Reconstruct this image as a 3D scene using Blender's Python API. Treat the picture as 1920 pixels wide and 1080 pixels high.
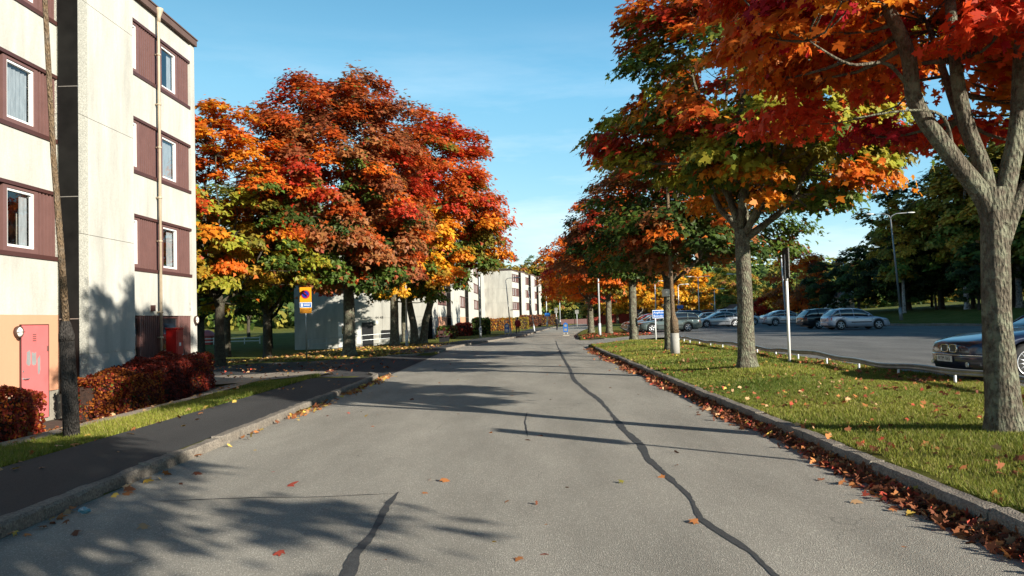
import bpy, math, random
import numpy as np
from mathutils import Vector, Matrix
C = bpy.context.scene
for o in list(bpy.data.objects): bpy.data.objects.remove(o)
# ---------------------------------------------------------------- camera
H = 1.65; FPX = 1500.0
YAW, PITCH, ROLL = 0.01235, 0.03765, math.radians(1.5)
cam = bpy.data.cameras.new('camera'); cam.sensor_width = 36; cam.lens = 36 * FPX / 1920
cam.clip_start = .05; cam.clip_end = 5000
camo = bpy.data.objects.new('camera', cam); C.collection.objects.link(camo)
camo.matrix_world = (Matrix.Translation((0, 0, H)) @ Matrix.Rotation(YAW, 4, 'Z')
                     @ Matrix.Rotation(math.pi / 2 + PITCH, 4, 'X') @ Matrix.Rotation(-ROLL, 4, 'Z'))
C.camera = camo
C.view_settings.view_transform = 'Standard'; C.view_settings.look = 'None'
C.view_settings.exposure = 1.0; C.view_settings.gamma = 1.0
# ---------------------------------------------------------------- world and sun
AZ, EL = math.radians(41), math.radians(19.5)
sundir = Vector((math.cos(AZ) * math.cos(EL), -math.sin(AZ) * math.cos(EL), math.sin(EL)))
W = bpy.data.worlds.new("World"); C.world = W; W.use_nodes = True
nt = W.node_tree; nt.nodes.clear()
def N(t, ty, **k):
    n = t.nodes.new(ty)
    for a, b in k.items():
        if a in n.inputs: n.inputs[a].default_value = b
        else: setattr(n, a, b)
    return n
sky = N(nt, 'ShaderNodeTexSky'); sky.sky_type = 'NISHITA'; sky.sun_disc = False
sky.sun_elevation = EL; sky.sun_rotation = math.atan2(sundir.x, sundir.y)
sky.air_density = .6; sky.dust_density = 0.0; sky.ozone_density = 3.0; sky.altitude = 50
tc = N(nt, 'ShaderNodeTexCoord')
mp = N(nt, 'ShaderNodeMapping'); mp.inputs['Scale'].default_value = (1.2, 1.6, 7.0)
mp.inputs['Rotation'].default_value = (0.05, 0.12, 0.4)
cn = N(nt, 'ShaderNodeTexNoise', Scale=2.4, Detail=7.0, Roughness=.62)
cr = N(nt, 'ShaderNodeMapRange'); cr.inputs[1].default_value = .46; cr.inputs[2].default_value = .78
cr.inputs[3].default_value = 0; cr.inputs[4].default_value = .62
sx = N(nt, 'ShaderNodeSeparateXYZ')
lo = N(nt, 'ShaderNodeMapRange'); lo.inputs[1].default_value = .36; lo.inputs[2].default_value = .12
lo.inputs[3].default_value = 0; lo.inputs[4].default_value = 1
mu = N(nt, 'ShaderNodeMath'); mu.operation = 'MULTIPLY'
mx = N(nt, 'ShaderNodeMix'); mx.data_type = 'RGBA'; mx.inputs[7].default_value = (5.6, 6.2, 6.6, 1)
bg = N(nt, 'ShaderNodeBackground', Strength=.10); wo = N(nt, 'ShaderNodeOutputWorld')
L = nt.links.new
L(tc.outputs['Generated'], mp.inputs[0]); L(mp.outputs[0], cn.inputs['Vector']); L(cn.outputs[0], cr.inputs[0])
L(tc.outputs['Generated'], sx.inputs[0]); L(sx.outputs[2], lo.inputs[0])
L(cr.outputs[0], mu.inputs[0]); L(lo.outputs[0], mu.inputs[1]); L(mu.outputs[0], mx.inputs[0])
sp = N(nt, 'ShaderNodeSeparateColor'); cb = N(nt, 'ShaderNodeCombineColor'); L(sky.outputs[0], sp.inputs[0])
zf = N(nt, 'ShaderNodeMapRange'); zf.inputs[1].default_value = .28; zf.inputs[2].default_value = .75
zf.inputs[3].default_value = 1; zf.inputs[4].default_value = .22; L(sx.outputs[2], zf.inputs[0])
for i, (gam, k) in enumerate(((.98, 1.30), (.54, 2.24), (.24, 3.4))):
    pw = N(nt, 'ShaderNodeMath'); pw.operation = 'POWER'; pw.inputs[1].default_value = gam; L(sp.outputs[i], pw.inputs[0])
    ml = N(nt, 'ShaderNodeMath'); ml.operation = 'MULTIPLY'; ml.inputs[1].default_value = k; L(pw.outputs[0], ml.inputs[0])
    m2 = N(nt, 'ShaderNodeMath'); m2.operation = 'MULTIPLY'; L(ml.outputs[0], m2.inputs[0]); L(zf.outputs[0], m2.inputs[1]); L(m2.outputs[0], cb.inputs[i])
L(cb.outputs[0], mx.inputs[6]); L(mx.outputs[2], bg.inputs[0]); L(bg.outputs[0], wo.inputs[0])
sun = bpy.data.lights.new('sun', 'SUN'); sun.energy = 5.0; sun.angle = math.radians(.5); sun.color = (1, .93, .80)
suno = bpy.data.objects.new('sun', sun); C.collection.objects.link(suno)
suno.rotation_euler = (-sundir).to_track_quat('-Z', 'Y').to_euler(); suno.location = (20, -20, 30)
C.cycles.max_bounces = 6; C.cycles.transparent_max_bounces = 6; C.cycles.diffuse_bounces = 3
C.cycles.glossy_bounces = 3; C.cycles.transmission_bounces = 4
C.cycles.caustics_reflective = False; C.cycles.caustics_refractive = False

# ---------------------------------------------------------------- materials
def srgb(r, g, b):
    return tuple(((c / 255) / 12.92 if c / 255 <= .04045 else ((c / 255 + .055) / 1.055) ** 2.4) for c in (r, g, b)) + (1,)
def newmat(name):
    m = bpy.data.materials.new(name); m.use_nodes = True
    t = m.node_tree; b = t.nodes['Principled BSDF']
    return m, t, b
def simple(name, col, rough=.6, metal=0.0, var=0.0, vscale=6.0, bump=0.0, bscale=60.0, spec=.5, stretch=None, coat=0):
    """plain colour with optional soft variation and bump, in object space"""
    m, t, b = newmat(name); c = tuple(col[:3]) + (1,)
    b.inputs['Base Color'].default_value = c; b.inputs['Roughness'].default_value = rough
    b.inputs['Metallic'].default_value = metal; b.inputs['Specular IOR Level'].default_value = spec
    b.inputs['Coat Weight'].default_value = coat
    l = t.links.new
    co = N(t, 'ShaderNodeTexCoord'); vec = co.outputs['Object']
    if stretch:
        q = N(t, 'ShaderNodeMapping'); q.inputs['Scale'].default_value = stretch; l(vec, q.inputs[0]); vec = q.outputs[0]
    if var:
        n = N(t, 'ShaderNodeTexNoise', Scale=vscale, Detail=6.0, Roughness=.6); l(vec, n.inputs['Vector'])
        r = N(t, 'ShaderNodeMapRange'); r.inputs[1].default_value = .3; r.inputs[2].default_value = .7
        r.inputs[3].default_value = 1 - var; r.inputs[4].default_value = 1 + var; l(n.outputs[0], r.inputs[0])
        h = N(t, 'ShaderNodeHueSaturation'); h.inputs['Color'].default_value = c; l(r.outputs[0], h.inputs['Value'])
        l(h.outputs[0], b.inputs['Base Color'])
    if bump:
        n2 = N(t, 'ShaderNodeTexNoise', Scale=bscale, Detail=4.0); l(vec, n2.inputs['Vector'])
        bp = N(t, 'ShaderNodeBump', Strength=bump, Distance=.02); l(n2.outputs[0], bp.inputs['Height']); l(bp.outputs[0], b.inputs['Normal'])
    return m
def ramp(t, stops, interp='LINEAR'):
    r = t.nodes.new('ShaderNodeValToRGB'); r.color_ramp.interpolation = interp
    e = r.color_ramp.elements
    while len(e) < len(stops): e.new(.5)
    for i, (p, c) in enumerate(stops): e[i].position = p; e[i].color = tuple(c[:3]) + (1,)
    return r
def asphalt(name, dark, light, speck=.5, patch=.25, rough=.85):
    m, t, b = newmat(name); l = t.links.new
    co = N(t, 'ShaderNodeTexCoord'); v = co.outputs['Object']
    n1 = N(t, 'ShaderNodeTexNoise', Scale=95.0, Detail=3.0, Roughness=.8); l(v, n1.inputs['Vector'])
    vo = N(t, 'ShaderNodeTexVoronoi', Scale=130.0); l(v, vo.inputs['Vector'])
    r1 = ramp(t, [(.32, dark), (.68, light)]); l(n1.outputs[0], r1.inputs[0])
    # pale stone chips
    sep = N(t, 'ShaderNodeSeparateColor'); l(vo.outputs['Color'], sep.inputs[0])
    chip = N(t, 'ShaderNodeMapRange'); chip.inputs[1].default_value = .80; chip.inputs[2].default_value = .98
    chip.inputs[3].default_value = 0; chip.inputs[4].default_value = speck; l(sep.outputs[0], chip.inputs[0])
    mxa = N(t, 'ShaderNodeMix'); mxa.data_type = 'RGBA'; mxa.inputs[7].default_value = tuple(min(1, c * 2.1) for c in light[:3]) + (1,)
    l(chip.outputs[0], mxa.inputs[0]); l(r1.outputs[0], mxa.inputs[6])
    mpg = N(t, 'ShaderNodeMapping'); mpg.inputs['Scale'].default_value = (1, .28, 1); l(v, mpg.inputs[0])
    n2 = N(t, 'ShaderNodeTexNoise', Scale=1.1, Detail=8.0, Roughness=.62); l(mpg.outputs[0], n2.inputs['Vector'])
    r2 = N(t, 'ShaderNodeMapRange'); r2.inputs[1].default_value = .3; r2.inputs[2].default_value = .72
    r2.inputs[3].default_value = 1 - patch; r2.inputs[4].default_value = 1 + patch * .7; l(n2.outputs[0], r2.inputs[0])
    h = N(t, 'ShaderNodeHueSaturation'); l(mxa.outputs[2], h.inputs['Color']); l(r2.outputs[0], h.inputs['Value'])
    # fine branching cracks where a mask allows them, and faint wheel tracks along y
    nd = N(t, 'ShaderNodeTexNoise', Scale=3.0, Detail=5.0); l(v, nd.inputs['Vector'])
    vm = N(t, 'ShaderNodeVectorMath', operation='MULTIPLY_ADD'); vm.inputs[1].default_value = (.35, .35, .35); l(nd.outputs['Color'], vm.inputs[0]); l(v, vm.inputs[2])
    ve = N(t, 'ShaderNodeTexVoronoi', Scale=.85, feature='DISTANCE_TO_EDGE'); l(vm.outputs[0], ve.inputs['Vector'])
    c1 = N(t, 'ShaderNodeMapRange'); c1.inputs[1].default_value = .0; c1.inputs[2].default_value = .006; c1.inputs[3].default_value = .45; c1.inputs[4].default_value = 0; l(ve.outputs['Distance'], c1.inputs[0])
    nm = N(t, 'ShaderNodeTexNoise', Scale=.55, Detail=3.0); l(v, nm.inputs['Vector'])
    c2 = N(t, 'ShaderNodeMapRange'); c2.inputs[1].default_value = .52; c2.inputs[2].default_value = .60; l(nm.outputs[0], c2.inputs[0])
    cm = N(t, 'ShaderNodeMath', operation='MULTIPLY'); l(c1.outputs[0], cm.inputs[0]); l(c2.outputs[0], cm.inputs[1])
    sxx = N(t, 'ShaderNodeSeparateXYZ'); l(v, sxx.inputs[0]); sn = N(t, 'ShaderNodeMath', operation='MULTIPLY'); sn.inputs[1].default_value = 3.5; l(sxx.outputs[0], sn.inputs[0])
    sc_ = N(t, 'ShaderNodeMath', operation='COSINE'); l(sn.outputs[0], sc_.inputs[0]); sm = N(t, 'ShaderNodeMath', operation='MULTIPLY_ADD'); sm.inputs[1].default_value = .035; sm.inputs[2].default_value = 1.0; l(sc_.outputs[0], sm.inputs[0])
    h2 = N(t, 'ShaderNodeHueSaturation'); l(h.outputs[0], h2.inputs['Color']); l(sm.outputs[0], h2.inputs['Value'])
    mxc = N(t, 'ShaderNodeMix'); mxc.data_type = 'RGBA'; mxc.inputs[7].default_value = (.03, .03, .03, 1); l(cm.outputs[0], mxc.inputs[0]); l(h2.outputs[0], mxc.inputs[6])
    l(mxc.outputs[2], b.inputs['Base Color'])
    b.inputs['Roughness'].default_value = rough; b.inputs['Specular IOR Level'].default_value = .3
    bp = N(t, 'ShaderNodeBump', Strength=.7, Distance=.008); l(vo.outputs['Distance'], bp.inputs['Height'])
    bp2 = N(t, 'ShaderNodeBump', Strength=.35, Distance=.02); l(n1.outputs[0], bp2.inputs['Height']); l(bp.outputs[0], bp2.inputs['Normal'])
    l(bp2.outputs[0], b.inputs['Normal'])
    return m
def concrete(name, base, agg=.12, stain=.12, bump=.3, scale=45.0):
    m, t, b = newmat(name); l = t.links.new
    co = N(t, 'ShaderNodeTexCoord'); v = co.outputs['Object']
    vo = N(t, 'ShaderNodeTexVoronoi', Scale=scale); l(v, vo.inputs['Vector'])
    sep = N(t, 'ShaderNodeSeparateColor'); l(vo.outputs['Color'], sep.inputs[0])
    a = N(t, 'ShaderNodeMapRange'); a.inputs[3].default_value = 1 - agg; a.inputs[4].default_value = 1 + agg * .7; l(sep.outputs[1], a.inputs[0])
    mpg = N(t, 'ShaderNodeMapping'); mpg.inputs['Scale'].default_value = (1, 1, .22); l(v, mpg.inputs[0])
    n2 = N(t, 'ShaderNodeTexNoise', Scale=1.6, Detail=8.0, Roughness=.65); l(mpg.outputs[0], n2.inputs['Vector'])
    s = N(t, 'ShaderNodeMapRange'); s.inputs[1].default_value = .32; s.inputs[2].default_value = .62
    s.inputs[3].default_value = 1 - stain; s.inputs[4].default_value = 1.03; l(n2.outputs[0], s.inputs[0])
    mm = N(t, 'ShaderNodeMath'); mm.operation = 'MULTIPLY'; l(a.outputs[0], mm.inputs[0]); l(s.outputs[0], mm.inputs[1])
    h = N(t, 'ShaderNodeHueSaturation'); h.inputs['Color'].default_value = tuple(base[:3]) + (1,); l(mm.outputs[0], h.inputs['Value'])
    l(h.outputs[0], b.inputs['Base Color']); b.inputs['Roughness'].default_value = .9; b.inputs['Specular IOR Level'].default_value = .25
    bp = N(t, 'ShaderNodeBump', Strength=bump, Distance=.01); l(vo.outputs['Distance'], bp.inputs['Height']); l(bp.outputs[0], b.inputs['Normal'])
    return m
def bark(name, c1, c2, moss, scale=1.0, mossamt=.5):
    m, t, b = newmat(name); l = t.links.new
    co = N(t, 'ShaderNodeTexCoord'); v = co.outputs['Object']
    mpg = N(t, 'ShaderNodeMapping'); mpg.inputs['Scale'].default_value = (scale, scale, scale * .42); l(v, mpg.inputs[0])
    n1 = N(t, 'ShaderNodeTexNoise', Scale=30.0, Detail=7.0, Roughness=.7, Distortion=.6); l(mpg.outputs[0], n1.inputs['Vector'])
    n3 = N(t, 'ShaderNodeTexVoronoi', Scale=34.0, feature='F1'); l(mpg.outputs[0], n3.inputs['Vector'])
    r1 = ramp(t, [(.3, c1), (.7, c2)]); l(n1.outputs[0], r1.inputs[0])
    n2 = N(t, 'ShaderNodeTexNoise', Scale=5.5, Detail=9.0, Roughness=.75); l(v, n2.inputs['Vector'])
    r2 = N(t, 'ShaderNodeMapRange'); r2.inputs[1].default_value = .47; r2.inputs[2].default_value = .58
    r2.inputs[3].default_value = 0; r2.inputs[4].default_value = mossamt; l(n2.outputs[0], r2.inputs[0])
    mxm = N(t, 'ShaderNodeMix'); mxm.data_type = 'RGBA'; mxm.inputs[7].default_value = tuple(moss[:3]) + (1,)
    l(r2.outputs[0], mxm.inputs[0]); l(r1.outputs[0], mxm.inputs[6]); l(mxm.outputs[2], b.inputs['Base Color'])
    b.inputs['Roughness'].default_value = .95; b.inputs['Specular IOR Level'].default_value = .15
    ad = N(t, 'ShaderNodeMath'); ad.operation = 'ADD'; l(n1.outputs[0], ad.inputs[0]); l(n3.outputs['Distance'], ad.inputs[1])
    bp = N(t, 'ShaderNodeBump', Strength=1.0, Distance=.05); l(ad.outputs[0], bp.inputs['Height']); l(bp.outputs[0], b.inputs['Normal'])
    return m
def leafmat(name, trans=.38, rough=.55):
    m, t, b = newmat(name); l = t.links.new
    t.nodes.remove(b); out = t.nodes['Material Output']
    at = N(t, 'ShaderNodeAttribute'); at.attribute_name = 'tint'
    d = N(t, 'ShaderNodeBsdfPrincipled', Roughness=rough); d.inputs['Specular IOR Level'].default_value = .35
    tr = N(t, 'ShaderNodeBsdfTranslucent'); ms = N(t, 'ShaderNodeMixShader'); ms.inputs[0].default_value = trans
    l(at.outputs['Color'], d.inputs['Base Color']); l(at.outputs['Color'], tr.inputs['Color'])
    l(d.outputs[0], ms.inputs[1]); l(tr.outputs[0], ms.inputs[2]); l(ms.outputs[0], out.inputs[0])
    return m
def glassmat(name, tint, rough=.04):
    m, t, b = newmat(name)
    b.inputs['Base Color'].default_value = tuple(tint[:3]) + (1,); b.inputs['Roughness'].default_value = rough
    b.inputs['Specular IOR Level'].default_value = 1.0; b.inputs['IOR'].default_value = 1.7
    return m
def grassbase(name, g1, g2, dry):
    m, t, b = newmat(name); l = t.links.new
    co = N(t, 'ShaderNodeTexCoord'); v = co.outputs['Object']
    n1 = N(t, 'ShaderNodeTexNoise', Scale=38.0, Detail=6.0, Roughness=.75); l(v, n1.inputs['Vector'])
    r1 = ramp(t, [(.3, g1), (.7, g2)]); l(n1.outputs[0], r1.inputs[0])
    n2 = N(t, 'ShaderNodeTexNoise', Scale=.9, Detail=7.0, Roughness=.6); l(v, n2.inputs['Vector'])
    r2 = N(t, 'ShaderNodeMapRange'); r2.inputs[1].default_value = .42; r2.inputs[2].default_value = .68
    r2.inputs[3].default_value = 0; r2.inputs[4].default_value = .75; l(n2.outputs[0], r2.inputs[0])
    mxm = N(t, 'ShaderNodeMix'); mxm.data_type = 'RGBA'; mxm.inputs[7].default_value = tuple(dry[:3]) + (1,)
    l(r2.outputs[0], mxm.inputs[0]); l(r1.outputs[0], mxm.inputs[6]); l(mxm.outputs[2], b.inputs['Base Color'])
    b.inputs['Roughness'].default_value = 1; b.inputs['Specular IOR Level'].default_value = .1
    bp = N(t, 'ShaderNodeBump', Strength=1.0, Distance=.05); l(n1.outputs[0], bp.inputs['Height']); l(bp.outputs[0], b.inputs['Normal'])
    return m
M = {}
M['road'] = asphalt('road_asphalt', (.190, .176, .150), (.350, .326, .280), .5, .24)
M['dark_asphalt'] = asphalt('dark_asphalt', (.030, .030, .031), (.065, .064, .064), .22, .25)
M['lot'] = asphalt('lot_asphalt', (.10, .10, .10), (.19, .185, .175), .3, .3)
M['path'] = asphalt('path_asphalt', (.22, .18, .14), (.36, .30, .24), .3, .2)
M['seal'] = simple('crack_sealant', (.045, .045, .045), .75, var=.35, vscale=20, bump=.3, bscale=90)
M['kerb'] = concrete('granite_kerb', (.235, .205, .17), .35, .3, .8, 60)
M['concrete'] = concrete('pale_facade_concrete', (.515, .503, .455), .07, .26, .12)
M['rough'] = concrete('exposed_aggregate', (.44, .43, .375), .34, .1, .9, 55)
M['endwall'] = concrete('end_wall_concrete', (.465, .455, .41), .05, .24, .1)
M['foundation'] = concrete('foundation_concrete', (.36, .33, .275), .12, .3, .25, 30)
M['salmon'] = concrete('salmon_render', (.60, .30, .185), .02, .05, .08, 80)
M['brown'] = simple('brown_cladding', srgb(110, 80, 76), .5, var=.1, vscale=3)
M['brown_dark'] = simple('dark_brown_trim', srgb(74, 46, 42), .5)  # plain dark brown for sills, frames and small fittings
M['black'] = simple('black_panel', (.008, .0075, .007), .7, var=.35, vscale=3, spec=.12)
M['metal_strip'] = simple('steel_strip', (.35, .33, .3), .4, .6)
M['white'] = simple('white_paint', (.78, .78, .76), .45)
M['offwhite'] = simple('weathered_white_paint', (.62, .62, .6), .5, var=.12, vscale=8)
M['pipe'] = simple('grey_brown_pipe', srgb(176, 160, 138), .5, var=.12, vscale=5)
M['glass'] = glassmat('window_glass', (.035, .05, .07))
M['darkglass'] = glassmat('dark_glass', (.012, .015, .02))
M['curtain'] = simple('window_curtain', (.27, .28, .28), .9, var=.25, vscale=3, stretch=(1, 9, 1))
M['reddoor'] = simple('pink_red_door', srgb(206, 110, 110), .5, var=.05, vscale=3)
M['greypaint'] = simple('grey_overpaint', srgb(140, 140, 140), .7, var=.1)
M['lamp_dark'] = simple('lamp_housing', srgb(72, 52, 44), .5)
M['lamp_glass'] = simple('opal_lamp_glass', (.8, .78, .7), .25)
M['red'] = simple('red_enamel', (.42, .012, .010), .3, var=.12, vscale=4)
M['roof'] = simple('brown_roof_felt', srgb(92, 72, 66), .9, var=.15, vscale=2)
M['bark'] = bark('maple_bark', (.055, .046, .034), (.215, .185, .140), (.27, .285, .20), 1.0, .7)
M['bark_dark'] = bark('dark_bark', (.035, .028, .022), (.11, .09, .07), (.14, .15, .10), 1.0, .4)
M['birch_bark'] = bark('birch_bark', (.3, .29, .27), (.6, .58, .55), (.05, .05, .045), .6, .7)
M['leaf'] = leafmat('autumn_leaf', .5)
M['leaf_far'] = leafmat('far_leaf', .25, .7)
M['fallen'] = leafmat('fallen_leaf', .08, .8)
M['blade'] = leafmat('grass_blade', .3, .6)
M['grass'] = grassbase('lawn_ground', (.055, .068, .012), (.13, .155, .024), (.20, .17, .045))
M['soil'] = simple('bed_soil', (.055, .04, .028), .95, var=.4, vscale=8, bump=.8, bscale=40)
M['hill'] = grassbase('hill_ground', (.03, .045, .014), (.06, .08, .02), (.09, .08, .03))
M['wood'] = bark('weathered_pole_wood', (.13, .085, .05), (.30, .21, .13), (.2, .18, .15), 1.4, .35)
M['wood_dark'] = bark('dark_pole_wood', (.03, .027, .025), (.085, .075, .068), (.11, .10, .09), 1.4, .5)  # dark brown-grey wood for the pole sleeve and the sign boards
M['galv'] = simple('galvanised_steel', (.42, .44, .45), .42, .7, var=.12, vscale=6)
M['galv_pale'] = simple('pale_grey_steel', (.55, .58, .60), .5, .2, var=.1, vscale=6)
M['rail'] = simple('weathered_rail', (.30, .29, .26), .42, .5, var=.3, vscale=4)
M['galv_dark'] = simple('dull_grey_steel', (.20, .215, .23), .5, .3)
M['rubber'] = simple('tyre_rubber', (.02, .02, .02), .85)
M['rim'] = simple('alloy_rim', (.62, .63, .65), .3, .7)
M['blue_sign'] = simple('blue_sign_face', srgb(20, 92, 170), .4)
M['yellow_sign'] = simple('yellow_sign_face', srgb(225, 150, 25), .45)
M['red_sign'] = simple('red_sign_ring', srgb(170, 20, 40), .45)
M['navy_sign'] = simple('navy_sign_face', srgb(24, 40, 150), .45)
M['ink'] = simple('dark_lettering', (.02, .02, .02), .6)
M['plastic_black'] = simple('black_plastic', (.018, .018, .02), .5)
M['chrome'] = simple('chrome', (.75, .75, .75), .15, 1.0)
M['carglass'] = glassmat('car_glass', (.012, .016, .022), .03)
M['lamp_clear'] = simple('clear_lamp_lens', (.55, .57, .58), .12, .3)
M['lamp_red'] = simple('red_lamp_lens', (.35, .02, .02), .2)
M['lamp_amber'] = simple('amber_lamp_lens', (.55, .22, .04), .2)
M['skin'] = simple('skin', (.45, .27, .19), .6)
M['cloth_dark'] = simple('dark_cloth', (.02, .02, .025), .9)
M['cloth_red'] = simple('red_coat', (.28, .015, .02), .85)
M['redwood'] = simple('falu_red_boards', (.28, .04, .025), .85, var=.15, vscale=3)
M['brick'] = simple('reddish_brick', (.27, .12, .08), .9, var=.2, vscale=6)
M['poly_blue'] = simple('pale_blue_film', (.10, .24, .30), .3, var=.3, vscale=40)

# ---------------------------------------------------------------- mesh helpers
def link(o, parent=None):
    C.collection.objects.link(o)
    if parent is not None: o.parent = parent
    return o
def tag(o, label=None, cat=None, group=None, kind=None):
    if label: o['label'] = label
    if cat: o['category'] = cat
    if group: o['group'] = group
    if kind: o['kind'] = kind
    return o
def thing(name, label, cat, loc=(0, 0, 0), rz=0, group=None):
    o = bpy.data.objects.new(name, None); o.empty_display_size = .2; link(o)
    o.location = loc; o.rotation_euler = (0, 0, rz)
    return tag(o, label, cat, group)
class MB:
    def __init__(s): s.v = []; s.f = []; s.m = []; s.mi = 0
    def add(s, vs, fs):
        b = len(s.v); s.v += [tuple(v) for v in vs]; s.f += [tuple(i + b for i in f) for f in fs]; s.m += [s.mi] * len(fs); return s
    def box(s, x0, x1, y0, y1, z0, z1):
        return s.add([(x0, y0, z0), (x1, y0, z0), (x1, y1, z0), (x0, y1, z0), (x0, y0, z1), (x1, y0, z1), (x1, y1, z1), (x0, y1, z1)],
                     [(0, 3, 2, 1), (4, 5, 6, 7), (0, 1, 5, 4), (1, 2, 6, 5), (2, 3, 7, 6), (3, 0, 4, 7)])
    def bbox(s, x0, x1, y0, y1, z0, z1, b=.02):
        """box with chamfered vertical and top edges"""
        def ring(ix, z): return [(x0 + ix, y0 + b, z), (x0 + b, y0 + ix, z), (x1 - b, y0 + ix, z), (x1 - ix, y0 + b, z),
                                 (x1 - ix, y1 - b, z), (x1 - b, y1 - ix, z), (x0 + b, y1 - ix, z), (x0 + ix, y1 - b, z)]
        return s.loft([ring(0, z0), ring(0, z1 - b), ring(b * .8, z1)], True)
    def loft(s, rings, caps=True, closed=True):
        n = len(rings[0]); vs = [p for r in rings for p in r]; fs = []
        for i in range(len(rings) - 1):
            for j in range(n if closed else n - 1):
                k = (j + 1) % n; fs.append((i * n + j, i * n + k, (i + 1) * n + k, (i + 1) * n + j))
        if caps: fs.append(tuple(range(n - 1, -1, -1))); fs.append(tuple((len(rings) - 1) * n + j for j in range(n)))
        return s.add(vs, fs)
    def tube(s, pts, rad, n=8, caps=True):
        pts = [Vector(p) for p in pts]
        if not hasattr(rad, '__len__'): rad = [rad] * len(pts)
        rings = []; ref = None
        for i, p in enumerate(pts):
            d = (pts[min(i + 1, len(pts) - 1)] - pts[max(i - 1, 0)]).normalized()
            if ref is None:
                ref = d.cross(Vector((0, 0, 1)) if abs(d.z) < .9 else Vector((1, 0, 0))).normalized()
            else: ref = (ref - d * ref.dot(d)).normalized()
            u = d.cross(ref)
            rings.append([tuple(p + (ref * math.cos(a) + u * math.sin(a)) * rad[i]) for a in [2 * math.pi * k / n for k in range(n)]])
        return s.loft(rings, caps)
    def disc(s, c, nrm, r, th, n=20):
        c = Vector(c); d = Vector(nrm).normalized(); return s.tube([c - d * th / 2, c + d * th / 2], r, n)
    def lathe(s, prof, c=(0, 0, 0), n=20, axis='z'):
        rings = []
        for r, h in prof:
            ring = []
            for k in range(n):
                a = 2 * math.pi * k / n; x, y = r * math.cos(a), r * math.sin(a)
                ring.append({'z': (c[0] + x, c[1] + y, c[2] + h), 'y': (c[0] + x, c[1] + h, c[2] + y), 'x': (c[0] + h, c[1] + x, c[2] + y)}[axis])
            rings.append(ring)
        return s.loft(rings, True)
    def build(s, name, mats, parent=None, smooth=False, off=None):
        me = bpy.data.meshes.new(name); v = s.v
        if off: v = [(a - off[0], b - off[1], c - off[2]) for a, b, c in v]
        me.from_pydata(v, [], s.f); me.validate()
        mats = mats if isinstance(mats, (list, tuple)) else [mats]
        for m in mats: me.materials.append(m)
        if len(mats) > 1 and len(me.polygons) == len(s.m): me.polygons.foreach_set('material_index', s.m)
        if smooth: me.shade_smooth()
        import bmesh
        bm = bmesh.new(); bm.from_mesh(me); bmesh.ops.recalc_face_normals(bm, faces=bm.faces); bm.to_mesh(me); bm.free()
        o = bpy.data.objects.new(name, me); link(o, parent)
        if off and not parent: o.location = off
        return o
def copy_tree(o, parent=None):
    c = o.copy(); C.collection.objects.link(c)
    if parent is not None: c.parent = parent
    for ch in list(o.children): copy_tree(ch, c)
    return c
def text(name, s, size, mat, parent, loc, rot, depth=.004, align='CENTER', sx=1.0):
    cu = bpy.data.curves.new(name, 'FONT'); cu.body = s; cu.size = size; cu.extrude = depth / 2; cu.align_x = align; cu.align_y = 'CENTER'
    cu.resolution_u = 3
    tmp = bpy.data.objects.new(name, cu); C.collection.objects.link(tmp); bpy.context.view_layer.update()
    me = bpy.data.meshes.new_from_object(tmp.evaluated_get(bpy.context.evaluated_depsgraph_get()))
    bpy.data.objects.remove(tmp); me.materials.clear(); me.materials.append(mat)
    o = bpy.data.objects.new(name, me); link(o, parent); o.location = loc; o.rotation_euler = rot; o.scale = (sx, 1, 1)
    return o
LEAF12 = np.array([(0, 0), (.30, -.10), (.22, .14), (.58, .40), (.25, .42), (.20, .68), (0, 1.0), (-.20, .68), (-.25, .42), (-.58, .40), (-.22, .14), (-.30, -.10)])
LEAF19 = np.array([(0, -.02), (.14, -.05), (.34, -.20), (.33, -.03), (.26, .08), (.44, .14), (.66, .34), (.50, .36), (.46, .46), (.20, .40), (.24, .60), (.32, .70), (.17, .76), (0, 1.05), (-.15, .74), (-.30, .72), (-.22, .58), (-.20, .40), (-.44, .48), (-.48, .36), (-.64, .30), (-.42, .12), (-.25, .06), (-.30, -.05), (-.30, -.20), (-.12, -.05)])
LEAF6 = np.array([(0, 0), (.50, .18), (.22, .45), (0, 1.0), (-.22, .45), (-.50, .18)])
LEAF4 = np.array([(0, 0), (.42, .45), (0, 1.0), (-.42, .45)])
def polys(name, V, F, tint, mat, parent=None):
    """V (n,3), F (m,k) fixed-size polygons, tint (m,3)"""
    me = bpy.data.meshes.new(name); m, k = F.shape
    me.vertices.add(len(V)); me.vertices.foreach_set('co', V.astype(np.float32).ravel())
    me.loops.add(m * k); me.loops.foreach_set('vertex_index', F.astype(np.int32).ravel())
    me.polygons.add(m); me.polygons.foreach_set('loop_start', np.arange(0, m * k, k, dtype=np.int32))
    me.polygons.foreach_set('loop_total', np.full(m, k, np.int32))
    me.update(calc_edges=True)
    at = me.attributes.new('tint', 'FLOAT_COLOR', 'FACE')
    at.data.foreach_set('color', np.hstack([tint, np.ones((m, 1))]).astype(np.float32).ravel())
    me.materials.append(mat)
    o = bpy.data.objects.new(name, me); link(o, parent); return o
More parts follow.
